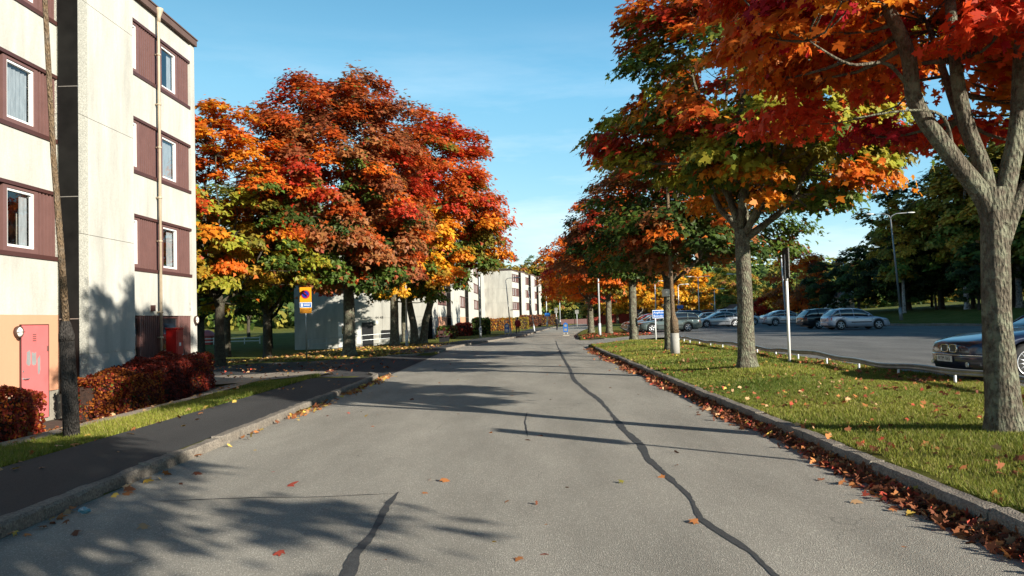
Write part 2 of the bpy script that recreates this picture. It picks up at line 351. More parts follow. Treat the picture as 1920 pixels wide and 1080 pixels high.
def leafmesh(name, P, Nn, D, size, tint, mat, parent=None, shape=LEAF6, curl=.18):
    """leaves at P with normal Nn, tip direction D (n,3), size (n,)"""
    Nn = Nn / np.linalg.norm(Nn, axis=1, keepdims=True)
    D = D - Nn * np.sum(D * Nn, axis=1, keepdims=True); D = D / (np.linalg.norm(D, axis=1, keepdims=True) + 1e-9)
    S = np.cross(D, Nn); k = len(shape); n = len(P)
    x = shape[:, 0][None, :, None]; y = (shape[:, 1] - .35)[None, :, None]
    cv = np.random.default_rng(n).uniform(-.3, 1.9, n) * curl; cz = -cv[:, None, None] * (np.abs(shape[:, 0]) * 1.2 + (shape[:, 1] - .35) ** 2 * 1.3)[None, :, None]
    V = P[:, None, :] + size[:, None, None] * (x * S[:, None, :] + y * D[:, None, :] + cz * Nn[:, None, :])
    return polys(name, V.reshape(-1, 3), np.arange(n * k).reshape(n, k), tint, mat, parent)
# ---------------------------------------------------------------- street geometry
LE = [(-30, -4.2), (44, -4.2), (50, -3.6), (56, -2.6), (62, -1.5), (70, .0), (85, 1.3), (99, 2.6), (120, 4.3), (150, 8.0), (200, 17), (260, 30)]
RE = [(-30, 3.4), (42, 3.4), (52, 3.75), (60, 4.1), (68, 4.5), (85, 6.2), (99, 8.0), (120, 10.8), (150, 15.5), (200, 25), (260, 38)]
def le(y): return np.interp(y, [p[0] for p in LE], [p[1] for p in LE])
def re_(y): return np.interp(y, [p[0] for p in RE], [p[1] for p in RE])
def ss(a, b, x):
    t = np.clip((x - a) / (b - a), 0, 1); return t * t * (3 - 2 * t)
def ground(x, y):
    """height of the land outside the carriageway"""
    x = np.asarray(x, float); y = np.asarray(y, float)
    l, r = le(y), re_(y)
    dr = x - r; dl = l - x
    # right: verge, lot and bank
    z = .135 + .14 * ss(.1, 2.2, dr)
    z = z * (dr > 0)
    bank = ss(0, 14, x - (34 - .04 * y)) * 1.1 + np.clip(x - 48, 0, 80) * .05
    z = z + np.where((y > -40) & (y < 130), bank, 0)
    # left
    zl = .10 - .10 * ss(1.7, 3.0, dl) - (.42 - .27 * ss(19, 27, y) + 0 * y) * ss(3.2, 5.6, dl) * (1 - ss(30, 40, y))
    zl = zl - .80 * ss(8, 13, dl) * ss(40, 72, y) * (1 - ss(110, 150, y)) - .35 * ss(7, 12, dl) * ss(25, 45, y) * (1 - ss(50, 75, y))
    z = np.where(dl > 0, zl, z)
    # far hill behind everything
    d = np.hypot(x - 20, y + 0)
    hill = 15 * ss(215, 330, d) * ss(150, 260, y + .35 * np.abs(x)) + 5 * ss(330, 600, d)
    hill = hill * (.8 + .2 * np.sin(x * .011 + 1.3) + .12 * np.sin(x * .033))
    return z + hill
def gz(x, y): return float(ground(x, y))
xs_near = np.concatenate([[-2500, -1500, -900, -500, -300, -200, -140, -100, -80, -60], np.arange(-50, -14, 2.0), np.arange(-14, -4.5, .4), [-4.42, -4.30],
                          [-4.19, 0, 3.39], [3.47, 3.56], np.arange(3.8, 9, .4), np.arange(9.5, 60, 2.0), [65, 75, 90, 110, 140, 180, 240, 330, 450, 700, 1100, 2500]])
ys_near = np.concatenate([[-300, -120, -60, -30, -15], np.arange(-8, 60, 1.0), np.arange(60, 130, 3.0), np.arange(130, 400, 9.0), [430, 480, 560, 700, 1000, 1600, 3000]])
V = []; nx, ny = len(xs_near), len(ys_near)
for yy in ys_near:
    l, r = float(le(yy)), float(re_(yy))
    for u in xs_near:
        if u <= -4.2: x = l + (u + 4.2)
        elif u >= 3.4: x = r + (u - 3.4)
        else: x = l + (r - l) * (u + 4.2) / 7.6
        inside = (u > -4.2 and u < 3.4)
        V.append((x, yy, -.06 if inside and yy < 190 else (gz(x, yy) if not inside else gz(x + (.0), yy) * 0 + (gz(l - .5, yy) if yy > 215 else -.06))))
F = [(j * nx + i, j * nx + i + 1, (j + 1) * nx + i + 1, (j + 1) * nx + i) for j in range(ny - 1) for i in range(nx - 1)]
g = MB(); g.add(V, F); go = g.build('ground', M['grass'], smooth=True); tag(go, kind='structure')
def strip(name, mat, fl, fr, ys, zf, kind='structure', nx_=1):
    m = MB(); rows = []
    for y in ys:
        a, b = fl(y), fr(y)
        for k in range(nx_ + 1):
            x = a + (b - a) * k / nx_; rows.append((x, y, zf(x, y)))
    n = nx_ + 1
    m.add(rows, [(j * n + k, j * n + k + 1, (j + 1) * n + k + 1, (j + 1) * n + k) for j in range(len(ys) - 1) for k in range(nx_)])
    o = m.build(name, mat, smooth=True); tag(o, kind=kind); return o
def polysheet(name, mat, pts, z, step=None):
    m = MB(); n = len(pts)
    m.add([(x, y, (gz(x, y) + z) if step else z) for x, y in pts], [tuple(range(n))])
    o = m.build(name, mat); tag(o, kind='structure'); return o
ysr = list(np.arange(-20, 44, 2.0)) + list(np.arange(44, 206, 3.0))
strip('road', M['road'], lambda y: float(le(y)) , lambda y: float(re_(y)), ysr, lambda x, y: .0)
# pavement beside the near kerb and on past the side road
strip('pavement', M['dark_asphalt'], lambda y: -5.95 - .02 * max(0, y - 20) ** 1.4, lambda y: -4.36, list(np.arange(-16, 24, 1.0)) + [24, 24.6], lambda x, y: .112 - .02 * max(0, y - 22), nx_=2)
strip('pavement', M['dark_asphalt'], lambda y: float(le(y)) - 2.3, lambda y: float(le(y)) - .16, list(np.arange(39, 130, 3.0)), lambda x, y: .112, nx_=2)
# side road on the left, lot and its entrance on the right
polysheet('side_road', M['dark_asphalt'], [(-4.12, 24.2), (-4.12, 38.4), (-4.7, 37.3), (-5.8, 36.3), (-8, 35.4), (-13, 34.0), (-24, 32.0), (-60, 28), (-60, 22), (-26, 25.2), (-14, 27.6), (-8.0, 27.0), (-6.4, 25.4)], .006)
sd = bpy.data.objects['side_road']
# side road follows the falling land: rebuild as a fine sheet
bpy.data.objects.remove(sd)
def side_l(x): return np.interp(x, [-60, -24, -13, -8, -5.8, -4.7, -4.12], [28, 33, 35, 35.8, 36.6, 37.5, 38.6])
def side_n(x): return np.interp(x, [-60, -26, -14, -9, -7, -6, -4.12], [20, 25.5, 27.8, 28.2, 26.5, 24.6, 24.0])
m = MB(); xsd = list(np.linspace(-60, -14, 24)) + list(np.linspace(-13.5, -4.12, 24)); rows = []
for x in xsd:
    a, b = side_n(x), side_l(x)
    for k in range(9):
        y = a + (b - a) * k / 8; zz = gz(x, y) + .03 if x < -6.5 else .008 + (gz(x, y) + .03 - .008) * ss(-4.3, -6.5, -(-x)) if False else 0
        t = float(ss(4.3, 7.5, -x)); zz = .006 * (1 - t) + (gz(x, y) + .03) * t
        if x > -7.5: zz = max(zz, .006)
        rows.append((x, y, zz))
m.add(rows, [(j * 9 + k, j * 9 + k + 1, (j + 1) * 9 + k + 1, (j + 1) * 9 + k) for j in range(len(xsd) - 1) for k in range(8)])
tag(m.build('side_road', M['dark_asphalt'], smooth=True), kind='structure')
# footpath along the hedges and out to the side road
def pz(x, y): return gz(x, y) + .03
strip('footpath', M['path'], lambda y: -8.6 - .012 * max(0, y - 14) ** 1.5, lambda y: -7.3 - .018 * max(0, y - 14) ** 1.5, list(np.arange(-10, 25, 1.0)), lambda x, y: pz(x, y) + .0, nx_=3)
m = MB(); rows = []; xp = list(np.linspace(-40, -5.95, 26))
for x in xp:
    a = np.interp(x, [-40, -20, -13, -9, -7, -5.95], [20, 24.2, 25.2, 24.3, 23.6, 23.4]); b = float(side_n(x)) + .25
    for k in range(5):
        y = a + (b - a) * k / 4; rows.append((x, y, max(gz(x, y) + .038, .012 if x > -7.6 else -9)))
m.add(rows, [(j * 5 + k, j * 5 + k + 1, (j + 1) * 5 + k + 1, (j + 1) * 5 + k) for j in range(len(xp) - 1) for k in range(4)])
tag(m.build('footpath', M['path'], smooth=True), kind='structure')
# parking lot
LOTZ = .285
m = MB(); ysl = list(np.arange(4, 100, 4.0)); rows = []
for y in ysl:
    x0 = np.interp(y, [4, 41, 44, 47, 56, 59, 62, 100], [8.2, 8.3, 8.6, 8.9, 8.9, 8.4, 8.2, 12]); x1 = np.interp(y, [0, 54, 61, 100], [36, 31.5, 29, 30])
    for k in range(13):
        x = x0 + (x1 - x0) * k / 12; rows.append((x, y, LOTZ))
m.add(rows, [(j * 13 + k, j * 13 + k + 1, (j + 1) * 13 + k + 1, (j + 1) * 13 + k) for j in range(len(ysl) - 1) for k in range(12)])
tag(m.build('parking_lot', M['lot'], smooth=True), kind='structure')
m = MB(); rows = []; xe = [3.3, 3.8, 4.4, 5.2, 6, 7, 8, 8.9, 9.6]
for x in xe:
    a = np.interp(x, [3.3, 3.8, 4.4, 6, 9.6], [40.2, 44.0, 46.0, 47.0, 47.0]); b = np.interp(x, [3.3, 3.9, 4.6, 6, 9.6], [56.2, 54.9, 54, 53.4, 53.4])
    for k in range(4): rows.append((x, a + (b - a) * k / 3, .006 + (LOTZ + .006) * float(ss(3.4, 8.5, x))))
m.add(rows, [(j * 4 + k, j * 4 + k + 1, (j + 1) * 4 + k + 1, (j + 1) * 4 + k) for j in range(len(xe) - 1) for k in range(3)])
tag(m.build('lot_entrance_road', M['road'], smooth=True), kind='structure')
# the verge has to stay below the lot entrance there
gm = go.data
for v in gm.vertices:
    if 43.5 < v.co.y < 56.5 and 3.3 < v.co.x < 9.5: v.co.z = min(v.co.z, -.02 + .2 * float(ss(3.4, 8.5, v.co.x)))
    if 4 < v.co.y < 99 and 9.1 < v.co.x < 29 and v.co.z > LOTZ - .03: v.co.z = LOTZ - .05
    if -60 < v.co.x < -4.2 and float(side_n(v.co.x)) - 1.2 < v.co.y < float(side_l(v.co.x)) - .4: v.co.z -= .05
    if 23.2 < v.co.y < 38 and -7.6 < v.co.x <= -4.2: v.co.z = min(v.co.z, -.04)
# kerbs: granite stones, a lofted run with slightly uneven joints
def kerb(name, pts, w, h, z0=0, lab=None, side=1, seed=1, stone=1.0):
    rnd = random.Random(seed); m = MB()
    P = [Vector((x, y, 0)) for x, y in pts]; segs = []
    for a, b in zip(P[:-1], P[1:]):
        n = max(1, round((b - a).length / stone))
        for k in range(n): segs.append((a.lerp(b, k / n), a.lerp(b, (k + 1) / n)))
    for a, b in segs:
        d = (b - a).normalized(); nrm = Vector((d.y, -d.x, 0)) * side
        o = rnd.uniform(-.009, .009); hh = h + rnd.uniform(-.010, .010); gap = .006
        rings = []; K = 7
        for k in range(K):
            t = gap + (1 - 2 * gap) * k / (K - 1); p = a.lerp(b, t) + nrm * o
            j = [rnd.uniform(-.006, .006) for _ in range(5)]; e = hh + rnd.uniform(-.006, .006)
            ch = rnd.uniform(.010, .028)
            rings.append([tuple(p + nrm * 0 + Vector((0, 0, -.1))), tuple(p + nrm * j[0] + Vector((0, 0, e - ch - .01))), tuple(p + nrm * (ch + j[1]) + Vector((0, 0, e))),
                          tuple(p + nrm * (w - .01) + Vector((0, 0, e + j[2] * .5))), tuple(p + nrm * w + Vector((0, 0, -.1)))])
        m.loft(rings, True)
    o = m.build(name, M['kerb']); tag(o, lab, kind='structure'); return o
def dens(f, y0, y1, st=2.0):
    n = int((y1 - y0) / st); return [(float(f(y0 + (y1 - y0) * k / n)), y0 + (y1 - y0) * k / n) for k in range(n + 1)]
wob = lambda y: .03 * math.sin(y * .7) + .02 * math.sin(y * 1.9 + 1)
kerb('kerb', [(3.4 + wob(y) * .5, y) for y in np.arange(-12, 37.1, 1.0)] + [(3.43, 38.5), (3.6, 40.2), (4.0, 42.2), (4.7, 43.9), (5.8, 44.9), (7.4, 45.3)], .16, .15, side=1, seed=3)
kerb('kerb', [(-4.2 + wob(y), y) for y in np.arange(-12, 23.1, 1.0)] + [(-4.3, 23.6), (-4.6, 24.3)], .16, .12, side=-1, seed=5)
kerb('kerb', [(-6.2, 36.7), (-5.0, 37.5), (-4.5, 38.6)] + [(float(le(y)), y) for y in np.arange(40, 131, 2.0)], .16, .115, side=-1, seed=7)
kerb('kerb', [(7.6, 55.0), (5.6, 55.2), (4.5, 56.2), (4.1, 58)] + [(float(re_(y)), y) for y in np.arange(60, 131, 2.0)], .16, .115, side=1, seed=9)
kerb('kerb', [(31.8 + (48 - y) * .12, y) for y in np.arange(20, 62, 2.0)] + [(29.0 - .3 * k, 61 + 2 * k) for k in range(6)], .2, .16 + LOTZ, side=1, seed=11, stone=2.0)
# crack seals
def seal(name, pts, w, seed):
    rnd = random.Random(seed); m = MB(); P = [Vector((x, y, .004)) for x, y in pts]; Q = []
    for a, b in zip(P[:-1], P[1:]):
        n = max(2, int((b - a).length / .07))
        for k in range(n): Q.append(a.lerp(b, k / n))
    Q.append(P[-1]); rows = []; ww = w; off = 0
    for i, p in enumerate(Q):
        d = (Q[min(i + 1, len(Q) - 1)] - Q[max(i - 1, 0)]).normalized(); nn = Vector((d.y, -d.x, 0))
        ww = max(w * .4, min(w * 1.5, ww + rnd.uniform(-w * .22, w * .22))); off = max(-.03, min(.03, off + rnd.uniform(-.004, .004)))
        e = min(1, min(i, len(Q) - 1 - i) / 6 + .15)
        rows += [tuple(p + nn * (off - ww / 2 * e)), tuple(p + nn * (off + ww / 2 * e + rnd.uniform(0, .012)))]
    m.add(rows, [(2 * i, 2 * i + 1, 2 * i + 3, 2 * i + 2) for i in range(len(Q) - 1)])
    tag(m.build(name, M['seal']), kind='structure')
seal('crack_seal', [(1.55, 3.5), (1.52, 5.08), (1.5, 5.59), (1.43, 6.07), (1.37, 6.47), (1.45, 7.33), (1.42, 8.23), (1.37, 9.26), (1.44, 10.21), (1.40, 11.67), (1.42, 12.9), (1.44, 15.81), (1.35, 17.52), (1.29, 20.47), (1.42, 25.85), (1.55, 31.88), (1.78, 40.89), (2.2, 55)], .072, 1)
seal('crack_seal', [(-1.25, 3.5), (-1.21, 5.26), (-1.27, 5.74), (-1.23, 6.3), (-1.25, 6.71), (-1.26, 7.35), (-1.24, 7.78)], .07, 2)
seal('crack_seal', [(-1.2, 7.72), (-1.96, 7.62), (-2.59, 7.66), (-3.5, 7.6)], .014, 3)
seal('crack_seal', [(.9, 44), (1.9, 40), (1.6, 37), (.4, 33.5)], .05, 4)
seal('crack_seal', [(.02, 11.2), (.0, 12.6), (.05, 14.0)], .010, 6)
# hedge beds
for k, (x0, x1, y0, y1) in enumerate([(-10.9, -8.65, 6, 14.4)]):
    pass
strip('planting_bed', M['soil'], lambda y: -10.9, lambda y: -8.62 - .012 * max(0, y - 14) ** 1.5, list(np.arange(4, 24.5, 1.0)), lambda x, y: gz(x, y) + .02, nx_=4)

# ---------------------------------------------------------------- buildings
FL = [(3.30, 4.80), (6.05, 7.56), (8.85, 10.36)]     # window bands: sill, head
TOP = 11.0
def window(parent, y0, y1, z0, z1, x, rnd, detail=True, opened=False):
    """white framed casement set into a band, glass with a curtain behind"""
    mb = MB(); w = .055
    mb.box(x - .05, x + .02, y0, y0 + w, z0, z1); mb.box(x - .05, x + .02, y1 - w, y1, z0, z1)
    mb.box(x - .05, x + .02, y0 + w, y1 - w, z0, z0 + w); mb.box(x - .05, x + .02, y0 + w, y1 - w, z1 - w, z1)
    wo_ = mb.build('window', M['white'], parent)
    p = MB(); p.add([(x - .025, y0 + w, z0 + w), (x - .025, y1 - w, z0 + w), (x - .025, y1 - w, z1 - w), (x - .025, y0 + w, z1 - w)], [(0, 1, 2, 3)]) if detail else p.box(x - .03, x - .02, y0 + w, y1 - w, z0 + w, z1 - w); p.build('pane', M['glasst'] if detail else M['glass'], wo_)
    if detail:
        c = MB(); n = 14; ya, yb = y0 + w, y1 - w; amt = rnd.choice([.85, .5, .36])
        rows = []
        for k in range(n + 1):
            yy = yb - (yb - ya) * k / n * amt; xx = x - .10 - .015 * math.sin(k * 2.1)
            rows += [(xx, yy, z0 + w), (xx, yy, z1 - w)]
        c.add(rows, [(2 * k, 2 * k + 2, 2 * k + 3, 2 * k + 1) for k in range(n)]); c.build('curtain', M['curtain'], wo_)
        d = MB(); d.box(x - .62, x - .6, ya - .2, yb + .2, z0, z1); d.build('room_back', M['room'], wo_)
    return wo_
M['room'] = simple('dim_room', (.09, .085, .08), .9)
def mk_glass():
    m, t, b = newmat('clear_window_glass'); t.nodes.remove(b); out = t.nodes['Material Output']
    a = N(t, 'ShaderNodeBsdfTransparent'); a.inputs[0].default_value = (.88, .92, .95, 1); gl = N(t, 'ShaderNodeBsdfGlossy', Roughness=.02)
    lw = N(t, 'ShaderNodeLayerWeight', Blend=.5); fr = N(t, 'ShaderNodeMath', operation='POWER'); fr.inputs[1].default_value = 2.6; t.links.new(lw.outputs['Facing'], fr.inputs[0]); ms = N(t, 'ShaderNodeMixShader'); t.links.new(fr.outputs[0], ms.inputs[0])
    t.links.new(a.outputs[0], ms.inputs[1]); t.links.new(gl.outputs[0], ms.inputs[2]); t.links.new(ms.outputs[0], out.inputs[0]); return m
M['glasst'] = mk_glass()
def ribs(mb, y0, y1, z0, z1, x):
    n = max(2, int((y1 - y0) / .115)); st = (y1 - y0) / n
    mb.box(x - .05, x, y0, y1, z0, z1)
    for k in range(n): mb.box(x + .002, x + .035, y0 + k * st + .012, y0 + (k + .5) * st, z0 + .002, z1 - .002)
def building(name, label, loc, rz, elems, length, depth=12, detail=True, ground_z=-.5, seed=1, endmat='endwall', pitch=False):
    """facade along +y of the root, outward normal +x. elems: ('bay', y0, y1, [(kind, ya, yb)], groundkind) or ('pier', y0, y1)"""
    rnd = random.Random(seed)
    root = thing(name, label, 'building', loc, rz)
    wall = MB(); pier = MB(); blk = MB(); clad = MB(); trim = MB(); fnd = MB(); salm = MB(); strips = MB(); rough = MB()
    wall.mi = 0
    # core behind everything
    def part(nm, mb_, mt): return mb_.build(nm, M[mt], root) if mb_.f else None
    core = MB(); core.box(-depth, -.70, 0.02, length - .02, ground_z - .5, TOP - .02); 
    for e in elems:
        y0, y1 = e[1], e[2]
        if e[0] == 'pier':
            pier, rough, blk, strips = MB(), MB(), MB(), MB()
            p = .5
            js = [.21, 1.07, 3.9, 6.72, 9.50, TOP]
            for a, b in zip(js[:-1], js[1:]):
                rough.box(-.35, p, y0 + .035, y0 + .46, a + .006, b - .006)
                pier.box(-.35, p - .004, y0 + .462, y1, a + .006, b - .006)
            pier.box(-.34, p - .03, y0 + .05, y1 - .02, .2, TOP - .01)
            fnd.box(-.35, p - .12, y0 + .03, y1 - .05, ground_z - .4, .2)
            js = [ground_z + .65, 1.9, 4.75, 7.35, 10.0, TOP]
            for a, b in zip(js[:-1], js[1:]):
                blk.box(.06, p + .012, y0 - .01, y0 + .03, a + .008, b - .008)
                strips.box(.06, p + .016, y0 - .014, y0 + .028, b - .008, b + .008)
            part('pier', pier, 'concrete'); part('pier_edge', rough, 'rough'); part('black_panel', blk, 'black'); part('joint_strip', strips, 'metal_strip')
            continue
        units, gk = e[3], e[4]
        zz = [2.0] + [z for f in FL for z in f] + [TOP]
        ym = y0 + (y1 - y0) * .52
        for a, b in zip(zz[0::2], zz[1::2]): wall.box(-.35, 0, y0, ym - .006, a, b); wall.box(-.35, .001, ym + .006, y1, a, b); wall.box(-.35, -.02, ym - .006, ym + .006, a, b)
        bands = [(a, b, k) for k, (a, b) in enumerate(FL)]
        for (a, b, k) in bands:
            clad, trim = MB(), MB()
            trim.box(-.10, .035, y0, y1, a - .05, a + .045)      # sill strip
            trim.box(-.10, .03, y0, y1, b - .03, b + .05)
            last = y0
            for (kind, ya, yb) in units:
                if kind == 'w':
                    f = .13
                    clad.box(-.14, -.012, ya - f, ya, a + .045, b - .03); clad.box(-.14, -.012, yb, yb + f, a + .045, b - .03)
                    clad.box(-.14, -.013, ya, yb, a + .045, a + .15); clad.box(-.14, -.013, ya, yb, b - .1, b - .03)
                    window(root, ya, yb, a + .15, b - .10, -.06, rnd, detail)
                else: ribs(clad, ya, yb, a + .045, b - .03, -.045)
            part('cladding', clad, 'brown'); part('sill', trim, 'brown_dark'); clad, trim = MB(), MB()
        # ground storey
        if gk == 'salmon':
            salm = MB(); salm.box(-.35, .01, y0, y1, .28, 2.0); part('salmon_wall', salm, 'salmon'); fnd.box(-.35, -.03, y0, y1, ground_z - .4, .28)
        elif gk == 'window':
            wall.box(-.35, 0, y0, y1, .74, .76); fnd.box(-.35, -.0, y0, y1, ground_z - .4, .30); wall.box(-.35, .0, y0, y1, .30, .74)
            for (kind, ya, yb) in units:
                if kind == 'w':
                    ya2, yb2 = ya - .05, yb + .05
                    clad.box(-.14, -.012, ya2 - .1, ya2, .76, 2.0); clad.box(-.14, -.012, yb2, yb2 + .1, .76, 2.0)
                    fr = MB(); fr.box(-.09, -.04, ya2, ya2 + .05, .80, 1.97); fr.box(-.09, -.04, yb2 - .05, yb2, .80, 1.97); fr.box(-.09, -.04, ya2 + .05, yb2 - .05, .80, .85); fr.box(-.09, -.04, ya2 + .05, yb2 - .05, 1.92, 1.97)
                    fw = fr.build('window', M['brown_dark'], root); q = MB(); q.box(-.08, -.07, ya2 + .05, yb2 - .05, .85, 1.92); q.build('pane', M['darkglass'], fw)
                else: ribs(clad, ya, yb, .78, 2.0, -.045)
            trim.box(-.10, .03, y0, y1, .70, .79); part('cladding', clad, 'brown'); part('sill', trim, 'brown_dark')
        else:
            wall.box(-.35, 0, y0, y1, .28, 2.0); fnd.box(-.35, -.02, y0, y1, ground_z - .4, .28)
    cap = MB(); cap.box(-depth - .05, .13, -.05, length + .05, TOP + .002, TOP + .20); cap.box(-depth - .08, .16, -.08, length + .08, TOP + .20, TOP + .24)
    if pitch: cap.add([(-depth - .2, -.3, TOP + .245), (.2, -.3, TOP + .245), (.2, length + .3, TOP + .245), (-depth - .2, length + .3, TOP + .245), (-depth / 2, 5, TOP + 1.25), (-depth / 2, length - 5, TOP + 1.25)],
                      [(0, 1, 4), (1, 2, 5, 4), (2, 3, 5), (3, 0, 4, 5), (0, 3, 2, 1)])
    for e in elems:
        if e[0] == 'pier': cap.box(.13, .60, e[1] - .03, e[2] + .04, TOP + .002, TOP + .24)
    cap.build('roof', M['roof'], root)
    # end walls with panel joints
    ends_n = max(1, int(depth / 4)); st = depth / ends_n
    js = [ground_z - .4, .25, 2.0, 4.75, 7.5, TOP]
    for yy0, yy1 in ((-.12, .0), (length, length + .12)):
        ends = MB()
        for a, b in zip(js[:-1], js[1:]):
            for k in range(ends_n):
                o_ = .02 if b <= .25 else 0
                ends.box(-depth + k * st + .008, -depth + (k + 1) * st - .008 if k < ends_n - 1 else -.002, yy0 + (o_ if yy0 < 0 else 0), yy1 - (o_ if yy0 > 0 else 0), a + .007, b - .007)
        part('end_wall', ends, endmat)
    core.build('core_wall', M['foundation'], root)
    wall.build('wall', M['concrete'], root)
    fnd.build('foundation', M['foundation'], root)
    return root
def wall_lamp(parent, x, y, z, r=.13):
    a = MB(); a.lathe([(r * .9, 0), (r, .03), (r, .07), (r * .93, .085), (r * .84, .085), (r * .84, .05)], (x, y, z), 20, 'x')
    a.box(x + .085, x + .10, y - .006, y + .006, z - r * .85, z + r * .85) if False else a.box(x + .10, x + .112, y - r * .9, y + r * .9, z - .007, z + .007)
    a.lathe([(r * .4, 0), (r * .4, .04)], (x, y + r * .2, z - r * .95), 10, 'x')
    o = a.build('wall_lamp', M['lamp_dark'], parent, True)
    b = MB(); b.lathe([(r * .82, .05), (r * .8, .07), (r * .6, .095), (r * .3, .107), (.005, .11)], (x, y, z), 20, 'x'); b.build('lamp_glass', M['lamp_glass'], o, True)
OY = 6.0   # near building starts here (out of frame)
nb = building('apartment_building', 'pale concrete apartment block with pink door and black panel, closest to the viewer',
    (-10.8, OY, 0), 0, [
    ('bay', 0, 6.4, [('w', .6, 1.55), ('r', 1.7, 3.1), ('w', 3.3, 4.25), ('r', 4.4, 6.38)], 'salmon'),
    ('bay', 6.4, 12.47, [('w', 6.75, 7.7), ('r', 7.85, 9.2), ('r', 9.2, 10.3), ('w', 10.66, 11.62), ('r', 11.78, 12.45)], 'salmon'),
    ('pier', 12.42, 15.15),
    ('bay', 15.15, 20.0, [('w', 15.42, 16.42), ('r', 16.60, 17.85), ('w', 18.0, 19.0), ('r', 19.2, 19.98)], 'window'),
    ], 20.3, 12, True, -.48, 3)
# pale end strip of the near block
e = MB(); e.box(-.35, .04, 20.0, 20.3, .28, TOP - .0); e.build('end_pilaster', M['concrete'], nb)
d = MB(); d.box(.011, .03, 17.04 - OY, 18.04 - OY, -.30, 1.77); dr = d.build('door', M['reddoor'], nb)
d = MB(); d.box(.0105, .036, 17.02 - OY, 17.06 - OY, -.3, 1.79); d.box(.0105, .036, 17.02 - OY, 18.06 - OY, 1.771, 1.79); d.box(.0105, .036, 18.041 - OY, 18.06 - OY, -.3, 1.77); d.build('door_frame', M['brown_dark'], dr)
d = MB(); d.tube([(.03, 17.12 - OY, .62), (.09, 17.12 - OY, .62), (.09, 17.26 - OY, .615)], .011, 8); d.disc((.033, 17.12 - OY, .62), (1, 0, 0), .026, .01, 12); d.disc((.035, 17.12 - OY, .78), (1, 0, 0), .022, .014, 12)
d.build('handle', M['galv'], dr)
d = MB()
for k in range(4): d.box(.031, .038, 17.46 - OY, 17.58 - OY, 1.42 + k * .045, 1.44 + k * .045)
d.box(.031, .05, 17.98 - OY, 18.01 - OY, 1.18, 1.3); d.build('vent', M['brown'], dr)
rndg = random.Random(4); d = MB()
for (yc, zc, w, h) in ((17.31, 1.06, .17, .34), (17.50, 1.03, .18, .30), (17.68, .90, .11, .40)):
    n = 14; pts = [(.0315, yc - OY + w / 2 * (1 + rndg.uniform(-.22, .15)) * max(-.93, min(.93, 1.25 * math.cos(a))), zc + h / 2 * (1 + rndg.uniform(-.25, .2)) * max(-.93, min(.93, 1.25 * math.sin(a)))) for a in [2 * math.pi * k / n for k in range(n)]]
    d.add(pts, [tuple(range(n))])
d.build('overpaint', M['greypaint'], dr)
wall_lamp(nb, .012, 16.93 - OY, 1.63)
wall_lamp(nb, .042, 26.16 - OY, 1.86, .14)
d = MB()
d.tube([(.12, 23.52 - OY, .4), (.12, 23.52 - OY, 10.55), (.12, 23.52 - OY, 11.05)], .042, 12); d.lathe([(.05, -.15), (.055, 0), (.12, .18), (.13, .25)], (.14, 23.52 - OY, 10.95), 12)
for z in (1.35, 2.1, 4.2, 5.5, 7.0, 8.3, 9.8): d.disc((.12, 23.52 - OY, z), (0, 0, 1), .062, .05, 12); d.box(0, .12, 23.5 - OY, 23.54 - OY, z - .02, z + .02)
d.build('downpipe', M['pipe'], nb, True)
d = MB(); d.box(.03, .2, 23.44 - OY, 23.62 - OY, -.2, .45); d.build('pipe_boot', M['plastic_black'], nb)
d = MB(); d.box(0.002, .10, 23.1 - OY, 23.22 - OY, 2.12, 2.3); d.build('sensor_box', M['brown_dark'], nb)
for k, ch in enumerate('12'): text('number', ch, .13, M['ink'], nb, (.006, 25.86 - OY, 2.38 - k * .17), (math.pi / 2, 0, math.pi / 2))

far_units = lambda a, b: ([('r', a + .02, a + .9), ('w', a + 1.0, a + 1.9), ('r', a + 2.05, a + 3.0)] + [u for k in range(1, int((b - a - 3) / 3) + 1) for u in (('w', a + 3 * k + .15, a + 3 * k + 1.05), ('r', a + 3 * k + 1.2, a + 3 * k + 3.0))] + [('r', a + 3 * (int((b - a - 3) / 3) + 1), b - .02)])
def bays(lst):
    out = []
    for e in lst: out.append(('pier', e[1], e[2]) if e[0] == 'p' else ('bay', e[1], e[2], far_units(e[1], e[2]), e[3]))
    return out
rz2 = -math.atan2(1.6, 85)
b2 = building('apartment_building', 'long pale concrete block behind the big maples with basement doors in its end wall', (-9.0, 75, 0), rz2,
    bays([('p', .0, 4.6), ('b', 4.6, 16.5, 'salmon'), ('p', 16.5, 27.5), ('b', 27.5, 40, 'salmon'), ('p', 40, 50), ('b', 50, 66, 'salmon'), ('p', 66, 76), ('b', 76, 84, 'salmon')]), 84, 12.5, False, -.9, 5)
rz3 = -math.atan2(5.6, 31)
b3 = building('apartment_building', 'farthest pale concrete block with a blank end wall, beside the bend in the road', (-1.9, 157, 0), rz3,
    bays([('b', .0, 7.0, 'plain'), ('p', 7.0, 12.0), ('b', 12.0, 19.0, 'salmon'), ('p', 19.0, 23.5), ('b', 23.5, 29.5, 'salmon'), ('p', 29.5, 34)]), 34, 12, False, -.3, 7, pitch=True)
